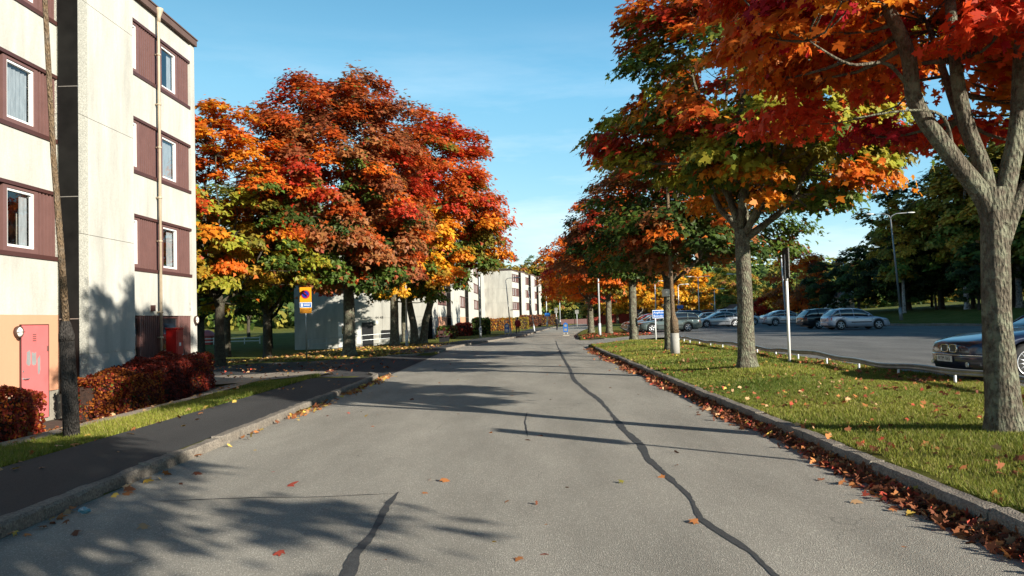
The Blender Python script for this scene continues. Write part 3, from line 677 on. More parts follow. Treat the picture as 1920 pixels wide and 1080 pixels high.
# basement doors, numbers and ramp of the middle block (world coordinates, converted into the root frame)
b2i = None
bpy.context.view_layer.update()
b2i = b2.matrix_world.inverted()
def dbox(name, mat, x0, x1, z0, z1, y=-.135, th=.03, par=b2):
    a = (b2i @ Vector((x0, 75, 0))).x; b = (b2i @ Vector((x1, 75, 0))).x
    q = MB(); q.box(a, b, y - th, y, z0, z1); return q.build(name, mat, par)
dA = dbox('door', M['white'], -17.35, -15.75, -.62, 1.62, -.125); dbox('pane', M['darkglass'], -17.0, -16.1, .55, 1.4, -.16, .01, dA); dbox('panel', M['galv_pale'], -17.05, -16.1, -.45, .45, -.16, .01, dA)
dB = dbox('door', M['plastic_black'], -15.1, -14.03, -.62, 1.62, -.125)
dbox('pale_frame', M['offwhite'], -15.65, -15.2, -.4, 1.55, -.125)  # off-white upright panel between the two doors
wl = MB(); wl.lathe([(.2, 0), (.2, .1), (.12, .16), (.01, .18)], (0, 0, 0), 14, 'y')
o = wl.build('wall_lamp', M['lamp_glass'], b2, True); o.location = ((b2i @ Vector((-13.75, 75, 0))).x, -.32, 1.56)
text('number', '44 48', .34, M['ink'], b2, ((b2i @ Vector((-13.45, 75, 0))).x, -.135, 2.02), (math.pi / 2, 0, 0))
dbox('hose_reel', M['plastic_black'], -13.2, -12.2, .05, .85, -.125, .1)
# ---------------------------------------------------------------- trees
PAL = dict(scarlet=(.74, .085, .025), red=(.52, .050, .018), crimson=(.46, .022, .035), orange=(.74, .185, .02), dorange=(.50, .095, .015), amber=(.74, .27, .02), yellow=(.80, .43, .03),
           green=(.115, .175, .028), dgreen=(.062, .105, .022), olive=(.25, .22, .035), brown=(.36, .115, .045), ygreen=(.38, .36, .04), bronze=(.38, .15, .05), conifer=(.035, .055, .018), gold=(.42, .27, .03))
def palpick(rng, names, n):
    w = np.array([q[1] for q in names], float); w /= w.sum()
    cols = np.array([PAL[q[0]] for q in names]); return cols[rng.choice(len(names), n, p=w)]
def tree(name, label, base, top, zb, rad, ctr, hi, lo, nleaf, lsize, seed, cat='tree', group=None, trunk_r=.2, fork=None, shape=LEAF6, nclump=90, limbs=None, split=.5,
         clump_r=.17, mat='bark', lmat='leaf', lean=(0, 0), nlimb=6, flat=.8, profile=1.0, noise=.22, twigs=True, side=None, trunks=None, droop=.35):
    """crown envelope: centre ctr (x,y), radius rad, from height zb to top; hi / lo palettes for the outer, upper and the inner, lower leaves"""
    rng = np.random.default_rng(seed); rnd = random.Random(seed)
    bx, by, bz = base; root = thing(name, label, cat, base, 0, group)
    fork = fork or (zb + .25 * (top - zb)) * .8
    c = np.array([ctr[0] - bx, ctr[1] - by, 0.0]); zb_, top_ = zb - bz, top - bz; zc = zb_ + (top_ - zb_) * .42
    # clumps
    cl = []; t = 0
    ph = rng.uniform(0, 6.28, 6)
    while len(cl) < nclump and t < nclump * 40:
        t += 1
        d = rng.normal(size=3); d /= np.linalg.norm(d); f = rng.uniform(.25, 1) ** .45
        a = math.atan2(d[1], d[0]); lump = 1 + noise * (math.sin(2 * a + ph[0]) * .5 + math.sin(3 * a + 4 * d[2] + ph[1]) * .5 + math.sin(5 * a - 5 * d[2] + ph[2]) * .35)
        hr = rad * lump; zr = (top_ - zc) if d[2] > 0 else (zc - zb_)
        dz = d[2]; h = math.hypot(d[0], d[1])
        if d[2] < 0 and profile == 1: h = h ** .5
        if profile != 1: h = h * (1 if dz < 0 else (1 - dz) ** (profile - 1) if profile > 1 else 1)
        p = np.array([c[0] + d[0] / (math.hypot(d[0], d[1]) + 1e-6) * h * hr * f * .93, c[1] + d[1] / (math.hypot(d[0], d[1]) + 1e-6) * h * hr * f * .93, zc + dz * zr * f * (.95 + .08 * lump - .08)])
        if side and not side(p + np.array(base)): continue
        if any(np.linalg.norm((p - q[0]) / np.array([1, 1, .8])) < rad * clump_r * .72 for q in cl): 
            if rng.random() < .85: continue
        cl.append((p, f, d[2], rad * clump_r * rng.uniform(.75, 1.35)))
    n = len(cl); CP = np.array([q[0] for q in cl]); CF = np.array([q[1] for q in cl]); CZ = np.array([q[2] for q in cl]); CR = np.array([q[3] for q in cl])
    # colour choice per clump
    score = .55 * CZ + .9 * (CF - .75) + rng.normal(0, .30, n)
    hi_mask = score > (split - .5)
    Ch = palpick(rng, hi, n); Cl = palpick(rng, lo, n); CC = np.where(hi_mask[:, None], Ch, Cl)
    wts = CR ** 2.2; wts /= wts.sum(); ci = rng.choice(n, nleaf, p=wts)
    d = rng.normal(size=(nleaf, 3)); d /= np.linalg.norm(d, axis=1, keepdims=True); d[:, 2] = np.where(d[:, 2] < -.15, -d[:, 2] * .6, d[:, 2])
    rr = rng.uniform(.15, 1, nleaf) ** .5
    stray = rng.random(nleaf) < .13; rr = np.where(stray, rr * 1.38, rr)
    P = CP[ci] + d * (rr * CR[ci])[:, None] * np.array([1, 1, flat])
    P[:, 2] -= .22 * CR[ci] * (np.hypot(d[:, 0], d[:, 1]) * rr) ** 2
    out = P - np.array([c[0], c[1], zc]); out /= np.linalg.norm(out, axis=1, keepdims=True) + 1e-9
    Nn = np.array([0, 0, .75]) + .55 * out + .35 * d + rng.normal(0, .38, (nleaf, 3))
    D = out * np.array([1, 1, .2]) + d * .5 + rng.normal(0, .6, (nleaf, 3)) + np.array([0, 0, -droop])
    # leaves mix colours inside one clump: greener inside, redder at the tip of the spray
    alt = np.where(rng.random(nleaf)[:, None] < .5, palpick(rng, hi, nleaf), palpick(rng, lo, nleaf))
    mixp = rng.random(nleaf) < .10
    tint = np.where(mixp[:, None], alt, CC[ci])
    inner = (rr < .5) & (rng.random(nleaf) < .35); tint = np.where(inner[:, None], Cl[ci], tint)
    tint = tint * rng.uniform(.72, 1.28, (nleaf, 1)) * rng.uniform(.88, 1.12, (nleaf, 3))
    size = lsize * rng.uniform(.6, 1.3, nleaf)
    leafmesh('crown', P, Nn, D, size, np.clip(tint, 0, 1), M[lmat], root, shape)
    # trunk, limbs and branches
    mb = MB(); skel = []
    def poly(p0, p1, r0, r1, bend=.12, k=7, n_=8, rise=.2):
        p0, p1 = Vector(p0), Vector(p1); L_ = (p1 - p0).length; o = Vector((rnd.gauss(0, 1), rnd.gauss(0, 1), rnd.gauss(0, .4))) * L_ * bend * .5
        pts = []
        for i in range(k):
            t_ = i / (k - 1); q = p0.lerp(p1, t_) + o * math.sin(math.pi * t_) + Vector((0, 0, -rise * L_ * math.sin(math.pi * t_) * .5)) + Vector((rnd.gauss(0, 1), rnd.gauss(0, 1), 0)) * L_ * .012 * (0 < i < k - 1)
            pts.append(q)
        rs = [r0 + (r1 - r0) * (i / (k - 1)) ** .8 for i in range(k)]
        mb.tube(pts, rs, n_)
        return list(zip(pts, rs))
    def trunk_path(pts, rs, n_=16):
        """dense ringed trunk with uneven, ridged surface and root flare"""
        pts = [Vector(p) for p in pts]; P_ = []; R_ = []
        for i in range(len(pts) - 1):
            k = max(2, int((pts[i + 1] - pts[i]).length / .16))
            for j in range(k): P_.append(pts[i].lerp(pts[i + 1], j / k)); R_.append(rs[i] + (rs[i + 1] - rs[i]) * j / k)
        P_.append(pts[-1]); R_.append(rs[-1]); rings = []
        for i, p in enumerate(P_):
            ring = []
            for k in range(n_):
                a = 2 * math.pi * k / n_; fl = 1 + (.30 * math.exp(-(p.z + .0) / .16) * (1 + .35 * math.sin(3 * a + seed)) if p.z < .9 else 0) 
                w = 1 + .045 * math.sin(3 * a + p.z * 1.3 + seed) + .03 * math.sin(7 * a + p.z * 2.1) + rnd.uniform(-.018, .018)
                ring.append((p.x + math.cos(a) * R_[i] * w * min(fl, 1.3), p.y + math.sin(a) * R_[i] * w * min(fl, 1.3), p.z))
            rings.append(ring)
        mb.loft(rings, True)
        for q, r in zip(P_, R_):
            if q.z > fork * .8: skel.append((q, r))
    tl = trunks or [[(0, 0, -.15), (lean[0] * .5 + rnd.gauss(0, .03), lean[1] * .5, fork * .5), (lean[0], lean[1], fork)]]
    for tp in tl:
        trunk_path(tp, [trunk_r * 1.12] + [trunk_r * (1 - .12 * k / max(1, len(tp) - 1)) for k in range(1, len(tp))])
        ftop = Vector(tp[-1])
        if limbs is None:
            for k in range(nlimb):
                a = 2 * math.pi * (k + rnd.uniform(-.3, .3)) / nlimb; e = rnd.uniform(.35, .62)
                tgt = Vector((c[0] + math.cos(a) * rad * e, c[1] + math.sin(a) * rad * e, zc + (top_ - zc) * rnd.uniform(-.1, .55)))
                skel += poly(ftop - Vector((0, 0, rnd.uniform(0, .35 * fork * .3))), tgt, trunk_r * rnd.uniform(.38, .55), trunk_r * .12, .14, 9, 8)
            skel += poly(ftop, (c[0], c[1], top_ - (top_ - zc) * .3), trunk_r * .62, trunk_r * .1, .08, 9, 8)
    for lp in (limbs or []):
        pts = [Vector(p) for p in lp[0]]; rs = lp[1]
        # smooth the polyline (Catmull-Rom)
        Q = []; RR = []
        for i in range(len(pts) - 1):
            a0 = pts[max(i - 1, 0)]; a1 = pts[i]; a2 = pts[i + 1]; a3 = pts[min(i + 2, len(pts) - 1)]
            for k in range(6):
                t_ = k / 6; Q.append(.5 * ((2 * a1) + (a2 - a0) * t_ + (2 * a0 - 5 * a1 + 4 * a2 - a3) * t_ ** 2 + (3 * a1 - a0 - 3 * a2 + a3) * t_ ** 3)); RR.append(rs[i] + (rs[i + 1] - rs[i]) * t_)
        Q.append(pts[-1]); RR.append(rs[-1]); mb.tube(Q, RR, 14); skel += list(zip(Q, RR))
    if twigs:
        SK = np.array([tuple(q) for q, r in skel]); SR = np.array([r for q, r in skel])
        for i in range(n):
            dd = SK - CP[i]; dist = np.linalg.norm(dd, axis=1) + np.where(dd[:, 2] > 0, dd[:, 2] * .8, 0) + np.where(SK[:, 2] < fork * .9, 1.5, 0)
            j = int(np.argmin(dist)); r0 = min(SR[j] * .5, .012 * rad + .01)
            if dist[j] > .15: 
                br = poly(SK[j], CP[i], max(r0, .012), .008, .16, 5, 5, .12)
                for k in range(2):
                    e = CP[i] + np.clip(rng.normal(size=3), -1, 1) * CR[i] * np.array([.7, .7, .35]); poly(br[3][0], e, .009, .004, .2, 3, 4, 0)
    mb.build('trunk', M[mat], root, True)
    return root
def A(*a): return [(a[i], a[i + 1]) for i in range(0, len(a), 2)]
# maples on the right-hand verge
G1 = None
def rel(p, b): return tuple(p[i] - b[i] for i in range(3))
b = (5.35, 9.04, .25)
R1 = [([rel(p, b) for p in ((5.33, 9.04, 2.45), (5.24, 9.04, 2.85), (4.88, 9.02, 3.35), (4.50, 9.0, 3.95), (4.40, 8.98, 4.6), (4.0, 9.0, 5.6), (3.6, 9.0, 7.0))], [.12, .115, .10, .09, .08, .06, .03]),
      ([rel(p, b) for p in ((5.34, 9.04, 2.6), (5.29, 9.1, 3.15), (5.14, 9.15, 3.75), (5.07, 9.2, 4.5), (5.1, 9.3, 6), (5.2, 9.3, 8))], [.11, .09, .08, .07, .05, .02]),
      ([rel(p, b) for p in ((5.38, 9.04, 2.6), (5.50, 9.02, 3.1), (5.63, 9.0, 3.7), (5.72, 9.0, 4.6), (5.9, 8.9, 6.2), (6.1, 8.8, 8))], [.12, .105, .09, .08, .06, .02]),
      ([rel(p, b) for p in ((5.40, 9.04, 2.35), (5.60, 9.0, 2.85), (5.95, 8.95, 3.2), (6.6, 8.8, 3.9), (7.4, 8.5, 5))], [.10, .09, .08, .06, .03]),
      ([rel(p, b) for p in ((5.36, 9.0, 2.5), (5.45, 9.4, 3.2), (5.6, 10.2, 4.2), (5.7, 11, 5.6))], [.12, .08, .06, .03]),
      ([rel(p, b) for p in ((4.45, 9.0, 4.1), (4.1, 8.8, 4.35), (3.6, 8.6, 4.3), (3.1, 8.4, 4.5))], [.024, .02, .015, .008]),
      ([rel(p, b) for p in ((4.9, 9.0, 3.3), (4.75, 8.9, 3.75), (4.3, 8.7, 3.8), (3.7, 8.8, 3.75))], [.022, .018, .013, .008])]
def clear1(p):   # open underside as in the photo
    x, y, z = p
    if z < 3.95 and 4.3 < x < 6.6 and y < 10.6: return False
    if z < 3.55: return False
    if y < 7.9 and x > 3.6 and z < 5.2: return False
    if y < 7.2: return False
    if x / y < (.335 if z < 4.6 else .30 if z < 5.2 else .25): return False
    return True
tree('maple_tree', 'large maple with thick lichen-flecked forked trunk and scarlet leaves, closest of the verge trees', b, 10.2, 3.35, 3.75, (5.45, 9.2),
     A('scarlet', 4, 'crimson', 4, 'orange', 3, 'dorange', 1), A('scarlet', 3, 'orange', 4, 'crimson', 2, 'amber', 1), 58000, .12, 11, trunk_r=.158, fork=2.72, shape=LEAF19, nclump=215, limbs=R1, clump_r=.135, side=clear1, noise=.12, flat=.65)
def clear2(p):
    x, y, z = p
    if z < 5.2 and x < 4.2: return False
    if z < 3.9: return False
    return True
tree('maple_tree', 'tall maple with green inner leaves and orange-red outer sprays, second on the verge', (5.48, 19.81, .28), 11.4, 3.9, 4.05, (6.05, 19.9),
     A('dorange', 4, 'orange', 6, 'red', 3, 'amber', 2, 'olive', 1), A('green', 5, 'olive', 3, 'ygreen', 4, 'amber', 2), 44000, .175, 22, trunk_r=.2, fork=3.4, nclump=225, split=.58, clump_r=.145, side=clear2, shape=LEAF12, nlimb=7, noise=.18)
tree('maple_tree', 'broad low maple with dark green and bronze leaves beside the blue direction sign', (5.6, 30.6, .27), 8.8, 2.9, 4.0, (6.1, 30.0),
     A('bronze', 4, 'dorange', 3, 'green', 2, 'orange', 2), A('green', 4, 'dgreen', 4, 'bronze', 1), 30000, .19, 33, trunk_r=.2, fork=2.6, nclump=150, split=.55, clump_r=.17)
tree('maple_tree', 'round maple with red top and green underside at the lot entrance', (6.1, 44.15, .2), 9.5, 3.2, 3.5, (5.7, 44.2),
     A('red', 3, 'bronze', 3, 'orange', 2, 'brown', 2), A('green', 3, 'bronze', 3, 'dgreen', 3), 28000, .21, 44, trunk_r=.22, fork=3.2, nclump=150, split=.5, clump_r=.17)
for i, (x, y, top_, r, hi, lo, lab) in enumerate([
    (6.7, 62.3, 8.7, 3.9, A('orange', 4, 'dorange', 2, 'red', 1), A('amber', 3, 'olive', 2, 'orange', 2), 'orange maple with amber lower leaves, first of the trees beyond the lot entrance'),
    (5.9, 69.5, 9.6, 4.2, A('orange', 4, 'red', 3), A('orange', 3, 'amber', 3), 'bright orange-red maple, second of the trees beyond the lot entrance'),
    (6.6, 77.5, 10.0, 4.6, A('orange', 3, 'red', 2, 'amber', 2), A('amber', 3, 'gold', 2, 'orange', 2), 'amber and orange maple, third of the trees beyond the lot entrance'),
    (7.4, 88.0, 10.0, 4.4, A('red', 2, 'orange', 3, 'amber', 3), A('yellow', 2, 'gold', 2), 'pale orange maple, farthest of the trees beyond the lot entrance')]):
    tree('maple_tree', lab, (x, y, gz(x, y) - .02), top_, 2.7, r, (x - .4, y), hi, lo, 13000, .26, 50 + i, trunk_r=.24, fork=2.7, nclump=80, clump_r=.2, lmat='leaf')
# out of frame, its shadow falls across the road
tree('maple_tree', 'maple behind the viewer whose crown shades the near road', (5.4, -2.6, .25), 10.6, 3.85, 4.3, (4.9, -3.0), A('red', 1, 'orange', 1), A('orange', 1), 30000, .22, 61, trunk_r=.19, fork=2.8, nclump=170, clump_r=.17, shape=LEAF6)
# left-hand trees
tree('maple_tree', 'orange and golden maple with green lower leaves, rising beyond the corner of the near block', (-13.3, 35.0, gz(-13.3, 35)), 11.9, 1.9, 4.0, (-13.6, 35.2),
     A('orange', 4, 'amber', 4, 'dorange', 2, 'red', 1), A('green', 3, 'ygreen', 3, 'gold', 3, 'olive', 2), 42000, .22, 71, trunk_r=.22, fork=2.8, nclump=210, split=.6, clump_r=.155, mat='bark_dark', flat=.7)
tree('maple_tree', 'largest round maple covered in brick-red leaves, by the no-parking sign', (-8.65, 39.7, .06), 14.6, 2.7, 5.4, (-9.1, 40.2),
     A('brown', 5, 'red', 2.5, 'dorange', 4, 'bronze', 2, 'orange', 2), A('green', 3, 'bronze', 3, 'dgreen', 2, 'dorange', 2), 92000, .215, 72, trunk_r=.29, fork=3.6, nclump=360, split=.40, clump_r=.135, noise=.10, flat=.95)
tree('maple_tree', 'golden-yellow maple with a pale single trunk in front of the long block', (-8.7, 54.2, .05), 10.8, 2.6, 4.2, (-7.9, 54), A('yellow', 3, 'amber', 4, 'orange', 2), A('amber', 2, 'yellow', 4, 'gold', 2, 'green', 3), 24000, .27, 73, trunk_r=.3, fork=3.2, nclump=130, clump_r=.18)
tree('maple_tree', 'double-trunked maple with orange-red crown reaching over the pavement', (-7.4, 56.6, .05), 16.8, 3.3, 5.7, (-6.1, 57), A('orange', 3, 'red', 3, 'dorange', 4), A('green', 3, 'olive', 2, 'dorange', 2, 'amber', 1), 60000, .27, 74, trunk_r=.27, fork=3.4, nclump=290, flat=.95, clump_r=.155, split=.45,
     trunks=[[(-.25, 0, -.1), (-.35, 0, 1.4), (-.75, 0, 3.5)], [(.3, .1, -.1), (.5, .1, 1.6), (1.2, .1, 3.8)]], nlimb=4)
tree('maple_tree', 'green and amber maple added between the two big crowns to shade the end wall', (-9.6, 65, .05), 12.5, 3.2, 4.6, (-9.8, 65), A('orange', 2, 'amber', 2, 'green', 2), A('green', 3, 'olive', 2), 18000, .32, 76, trunk_r=.25, fork=3.2, nclump=110)  # tree added so that its shadow falls on the long block's end wall
tree('maple_tree', 'shaded dark green tree standing before the middle block', (-17.0, 53, gz(-17, 53)), 12.0, 2.4, 5.4, (-17, 53), A('green', 3, 'olive', 2), A('dgreen', 3, 'green', 2), 20000, .3, 75, trunk_r=.27, fork=3.0, nclump=110, mat='bark_dark')
for i, (x, y, h, r) in enumerate([(-23, 62, 11, 4.5), (-29, 72, 12, 5), (-36, 88, 13, 6), (-44, 128, 14, 7), (-52, 100, 14, 6.5), (-33, 130, 15, 7), (-26, 82, 10, 5), (-38, 72, 11, 5.5), (-48, 84, 12, 6), (-60, 110, 15, 8), (-44, 60, 11, 5.5)]):
    tree('broadleaf_tree', 'dark green broadleaf tree in the yard left of the long block', (x, y, gz(x, y)), h, 2.2 if i < 2 else 3.6, r, (x, y), A('green', 3, 'gold', 2, 'olive', 2), A('green', 3, 'dgreen', 4, 'ygreen', 1), 11000, .38, 80 + i, group='trees in the yard', trunk_r=.26, fork=3, nclump=70, clump_r=.2, mat='bark_dark', lmat='leaf_far', twigs=False)
# ---- backdrop trees: prototypes copied over the right-hand wood, the field edge and the far bend
protos = {}
def proto(kind, *a, **k):
    r = tree(*a, **k); protos[kind] = r; return r
used = set()
def place(kind, x, y, h, seed, label, group, z=None, w=1.0):
    r = protos[kind]; c = r if kind not in used else copy_tree(r); used.add(kind)
    rnd = random.Random(seed); s = h / 15.0
    c.location = (x, y, (gz(x, y) if z is None else z) - .1); c.rotation_euler = (0, 0, rnd.uniform(0, 6.28)); c.scale = (s * w, s * w, s)
    c['label'] = label; c['group'] = group
    return c
proto('birch', 'birch_tree', 'x', (0, 0, 0), 15, 2.5, 3.0, (0, 0), A('gold', 5, 'olive', 3, 'ygreen', 2), A('gold', 2, 'olive', 3, 'green', 2), 15000, .30, 101, trunk_r=.17, fork=7, nclump=100, clump_r=.22, mat='birch_bark', lmat='leaf_far', shape=LEAF4, flat=1.15, profile=1.35, droop=1.4, noise=.25, twigs=False, nlimb=4)
proto('broad', 'broadleaf_tree', 'x', (0, 0, 0), 15, 2.8, 4.6, (0, 0), A('olive', 3, 'gold', 4, 'green', 2, 'bronze', 1.5), A('green', 3, 'olive', 3, 'bronze', 1), 15000, .36, 102, trunk_r=.24, fork=4, nclump=90, clump_r=.2, mat='bark_dark', lmat='leaf_far', shape=LEAF4, noise=.25, twigs=False)
proto('dark', 'broadleaf_tree', 'x', (0, 0, 0), 15, 1.0, 4.8, (0, 0), A('dgreen', 3, 'conifer', 3), A('conifer', 3, 'dgreen', 2), 15000, .36, 103, trunk_r=.24, fork=3, nclump=100, clump_r=.2, mat='bark_dark', lmat='leaf_far', shape=LEAF4, noise=.3, twigs=False)
def spruce(seed):
    rng = np.random.default_rng(seed); root = thing('spruce_tree', 'x', 'tree', (0, 0, 0)); n = 12000
    z = 1.2 + 13.8 * rng.uniform(0, 1, n) ** 1.25; tier = np.floor(z * 1.5) / 1.5; R = (15.2 - tier) * .19 * rng.uniform(.8, 1.1, n); a = np.round(rng.uniform(0, 6.28, n) * 14 / 6.28 + tier * 3) * 6.28 / 14 + rng.normal(0, .09, n)
    r = R * rng.uniform(.15, 1, n) ** .6; P = np.stack([np.cos(a) * r, np.sin(a) * r, tier + .5 - r * .32 + rng.normal(0, .1, n)], 1)
    D = np.stack([np.cos(a), np.sin(a), -.5 + 0 * a], 1) + rng.normal(0, .3, (n, 3)); Nn = np.array([0, 0, 1.]) + rng.normal(0, .35, (n, 3))
    leafmesh('crown', P, Nn, D, .42 * rng.uniform(.6, 1.2, n), palpick(rng, A('conifer', 3, 'dgreen', 2), n) * rng.uniform(.7, 1.3, (n, 1)), M['leaf_far'], root, LEAF4)
    q = MB(); q.tube([(0, 0, -.2), (0, 0, 7), (0, 0, 14.5)], [.2, .12, .02], 8); q.build('trunk', M['bark_dark'], root, True); protos['spruce'] = root
spruce(104)
rw = random.Random(8)
wood = [  # x, y, height, kind
    (40.5, 84, 13.0, 'birch'), (43.5, 80, 18.5, 'birch'), (46.5, 77, 19, 'birch'), (38.5, 92, 8.5, 'dark'), (36.5, 96, 7.5, 'dark'), (41.5, 88, 10, 'dark'), (45, 86, 12, 'dark'), (50, 82, 19, 'broad'), (54, 77, 19, 'broad'),
    (48, 74, 17, 'broad'), (52, 70, 18, 'birch'), (57, 68, 20, 'broad'), (49, 66, 15, 'dark'), (54, 62, 18, 'broad'), (60, 60, 20, 'birch'), (52, 56, 16, 'dark'), (57, 52, 19, 'broad'), (62, 50, 20, 'dark'),
    (47, 70, 7, 'dark'), (51, 63, 8, 'dark'), (55, 57, 8, 'dark'), (43, 76, 7, 'dark'), (58, 50, 8, 'dark'), (62, 42, 9, 'dark'), (50, 71, 6, 'dark'), (46, 84, 8, 'dark'), (59, 56, 8, 'dark'),
    (50, 50, 13, 'broad'), (54, 45, 18, 'dark'), (60, 44, 20, 'broad'), (53, 38, 17, 'broad'), (58, 35, 19, 'dark'), (52, 30, 17, 'birch'), (57, 26, 19, 'broad'), (51, 22, 16, 'dark'), (56, 17, 19, 'broad'), (51, 13, 15, 'broad'), (57, 8, 19, 'birch'), (52, 4, 15, 'dark'), (60, 0, 18, 'broad'),
    (44, 92, 15, 'broad'), (47, 90, 17, 'dark'), (49, 78, 15, 'dark'), (53, 84, 20, 'dark'), (46, 80, 14, 'broad'), (51, 75, 16, 'dark'), (56, 72, 18, 'dark'), (50, 60, 16, 'broad'), (53, 66, 17, 'dark'), (48, 58, 12, 'dark'), (47, 50, 12, 'dark'), (49, 44, 14, 'broad'), (50, 37, 14, 'dark'), (49, 30, 14, 'dark'), (49, 24, 13, 'broad'), (50, 17, 13, 'dark'), (54, 10, 17, 'dark'), (55, 22, 18, 'dark'), (50, 103, 8, 'dark'), (54, 106, 9, 'dark'), (58, 104, 8, 'dark'), (62, 101, 9, 'dark'), (66, 99, 9, 'dark'), (70, 95, 9, 'dark'), (75, 90, 9, 'dark'), (47, 99, 9, 'dark'), (72, 88, 10, 'dark'), (60, 82, 8, 'dark'), (64, 78, 8, 'dark'), (67, 66, 9, 'dark'), (64, 58, 9, 'dark'), (66, 72, 22, 'broad'), (70, 62, 22, 'dark'), (68, 52, 22, 'broad'), (66, 86, 22, 'broad'), (60, 92, 20, 'dark'), (55, 92, 17, 'dark'), (74, 78, 23, 'dark'), (68, 30, 20, 'dark'), (66, 18, 20, 'broad'), (68, 40, 21, 'birch')]  # low dark trees in the back rows added to shade the sunlit grass
labs = {'birch': 'tall golden-topped birch in the shaded wood beyond the parking lot', 'broad': 'tall olive broadleaf tree in the shaded wood beyond the parking lot', 'dark': 'dark evergreen-looking tree in the shaded wood beyond the parking lot', 'spruce': 'dark narrow spruce at the wood edge behind the bend'}
for i, (x, y, h, k) in enumerate(wood):
    place(k, x + rw.uniform(-.7, .7), y + rw.uniform(-.7, .7), h, i, labs[k], 'trees of the wood beyond the parking lot', w=rw.uniform(1.0, 1.35))
# beyond the road bend and the lot: field-edge trees
for i in range(60):
    x = -28 + 2.7 * i + rw.uniform(-2, 2); y = 196 + .10 * abs(x - 20) + rw.uniform(-8, 14)
    if -14 < x < 8 and y < 200: y += 12
    k = rw.choice(['broad', 'spruce', 'broad', 'birch', 'dark']); h = rw.uniform(9, 15) if x > 6 else rw.uniform(15, 19)
    if 28 < x: h *= .62
    place(k, x, y, h, 200 + i, {'birch': 'slim birch in the tree belt behind the road bend', 'broad': 'olive broadleaf tree in the tree belt behind the road bend', 'dark': 'dark bushy tree in the tree belt behind the road bend', 'spruce': 'dark pointed spruce in the tree belt behind the road bend'}[k], 'tree belt behind the road bend', w=rw.uniform(.9, 1.2))
# yellow and orange trees beyond the lot
for i, (x, y, h, r) in enumerate([(19.5, 128, 8.6, 3.6), (23.6, 130, 9.6, 3.9), (28.2, 131, 9.2, 3.6), (15.5, 131, 7.8, 3.0)]):
    tree('maple_tree', ['second bright yellow tree behind the red cottages, counted from the road', 'third bright yellow tree behind the red cottages, counted from the road', 'bright yellow tree behind the red cottages, farthest from the road', 'bright yellow tree behind the red cottages, closest to the road'][i], (x, y, gz(x, y)), h, 1.6, r, (x, y), A('yellow', 5, 'amber', 1), A('yellow', 3, 'gold', 2), 6500, .42, 130 + i, trunk_r=.2, fork=2, nclump=50, clump_r=.24, lmat='leaf', twigs=False, shape=LEAF4)
tree('maple_tree', 'wide rust-orange tree with a dark shaded heart behind the parked cars', (38, 110, gz(38, 110)), 10.2, .8, 4.9, (38, 110), A('orange', 4, 'amber', 3, 'dorange', 2), A('dorange', 3, 'bronze', 3, 'orange', 2), 13000, .34, 140, trunk_r=.25, fork=2, nclump=90, clump_r=.2, twigs=False, shape=LEAF4)
tree('maple_tree', 'small scarlet tree at the edge of the rust-orange tree', (33.6, 113, gz(33, 113)), 4.2, .5, 1.6, (33.6, 113), A('crimson', 3, 'red', 3), A('red', 3), 2500, .28, 141, trunk_r=.08, fork=1, nclump=24, clump_r=.3, twigs=False, shape=LEAF4)
for i, (x, y, h) in enumerate([(31, 122, 7.5), (34.5, 126, 8.5), (29, 135, 9), (43.5, 118, 8), (46, 112, 9), (12, 138, 7), (36, 140, 11), (25, 150, 10)]):
    place('broad', x, y, h, 400 + i, 'olive broadleaf tree among the cottages beyond the lot', 'trees among the cottages')
# distant wooded hill: one uncountable mass of crowns
rng = np.random.default_rng(5); nT = 2600
ang = rng.uniform(math.radians(20), math.radians(128), nT); dist = rng.uniform(225, 400, nT); cx = 20 + np.cos(ang) * dist; cy = np.sin(ang) * dist
czz = ground(cx, cy); hh = rng.uniform(5, 9.5, nT); k = 34
idx = np.repeat(np.arange(nT), k); d = rng.normal(size=(nT * k, 3)); d /= np.linalg.norm(d, axis=1, keepdims=True); con = (rng.random(nT) < .5)
rz_ = np.where(con, .55, .42)[idx]; zrel = d[:, 2]; wd = np.where(con[idx], .28 * (1 - .45 * zrel), .36)
P = np.stack([cx[idx] + d[:, 0] * hh[idx] * wd, cy[idx] + d[:, 1] * hh[idx] * wd, czz[idx] + hh[idx] * .55 + zrel * hh[idx] * .5], 1)
ct = np.where(con[:, None], palpick(rng, A('conifer', 2, 'dgreen', 3, 'green', 2), nT), palpick(rng, A('green', 4, 'olive', 4, 'gold', 1, 'dgreen', 2), nT))
tint = ct[idx] * rng.uniform(.7, 1.4, (nT * k, 1))
dw = leafmesh('distant_wood', P, d + np.array([0, 0, .4]) + rng.normal(0, .3, d.shape), np.array([0, 0, -1.]) + rng.normal(0, .5, d.shape), rng.uniform(1.5, 2.6, nT * k), tint, M['leaf_far'], None, LEAF4)
tag(dw, kind='stuff')
tag(dw, 'mixed wood covering the far hill')
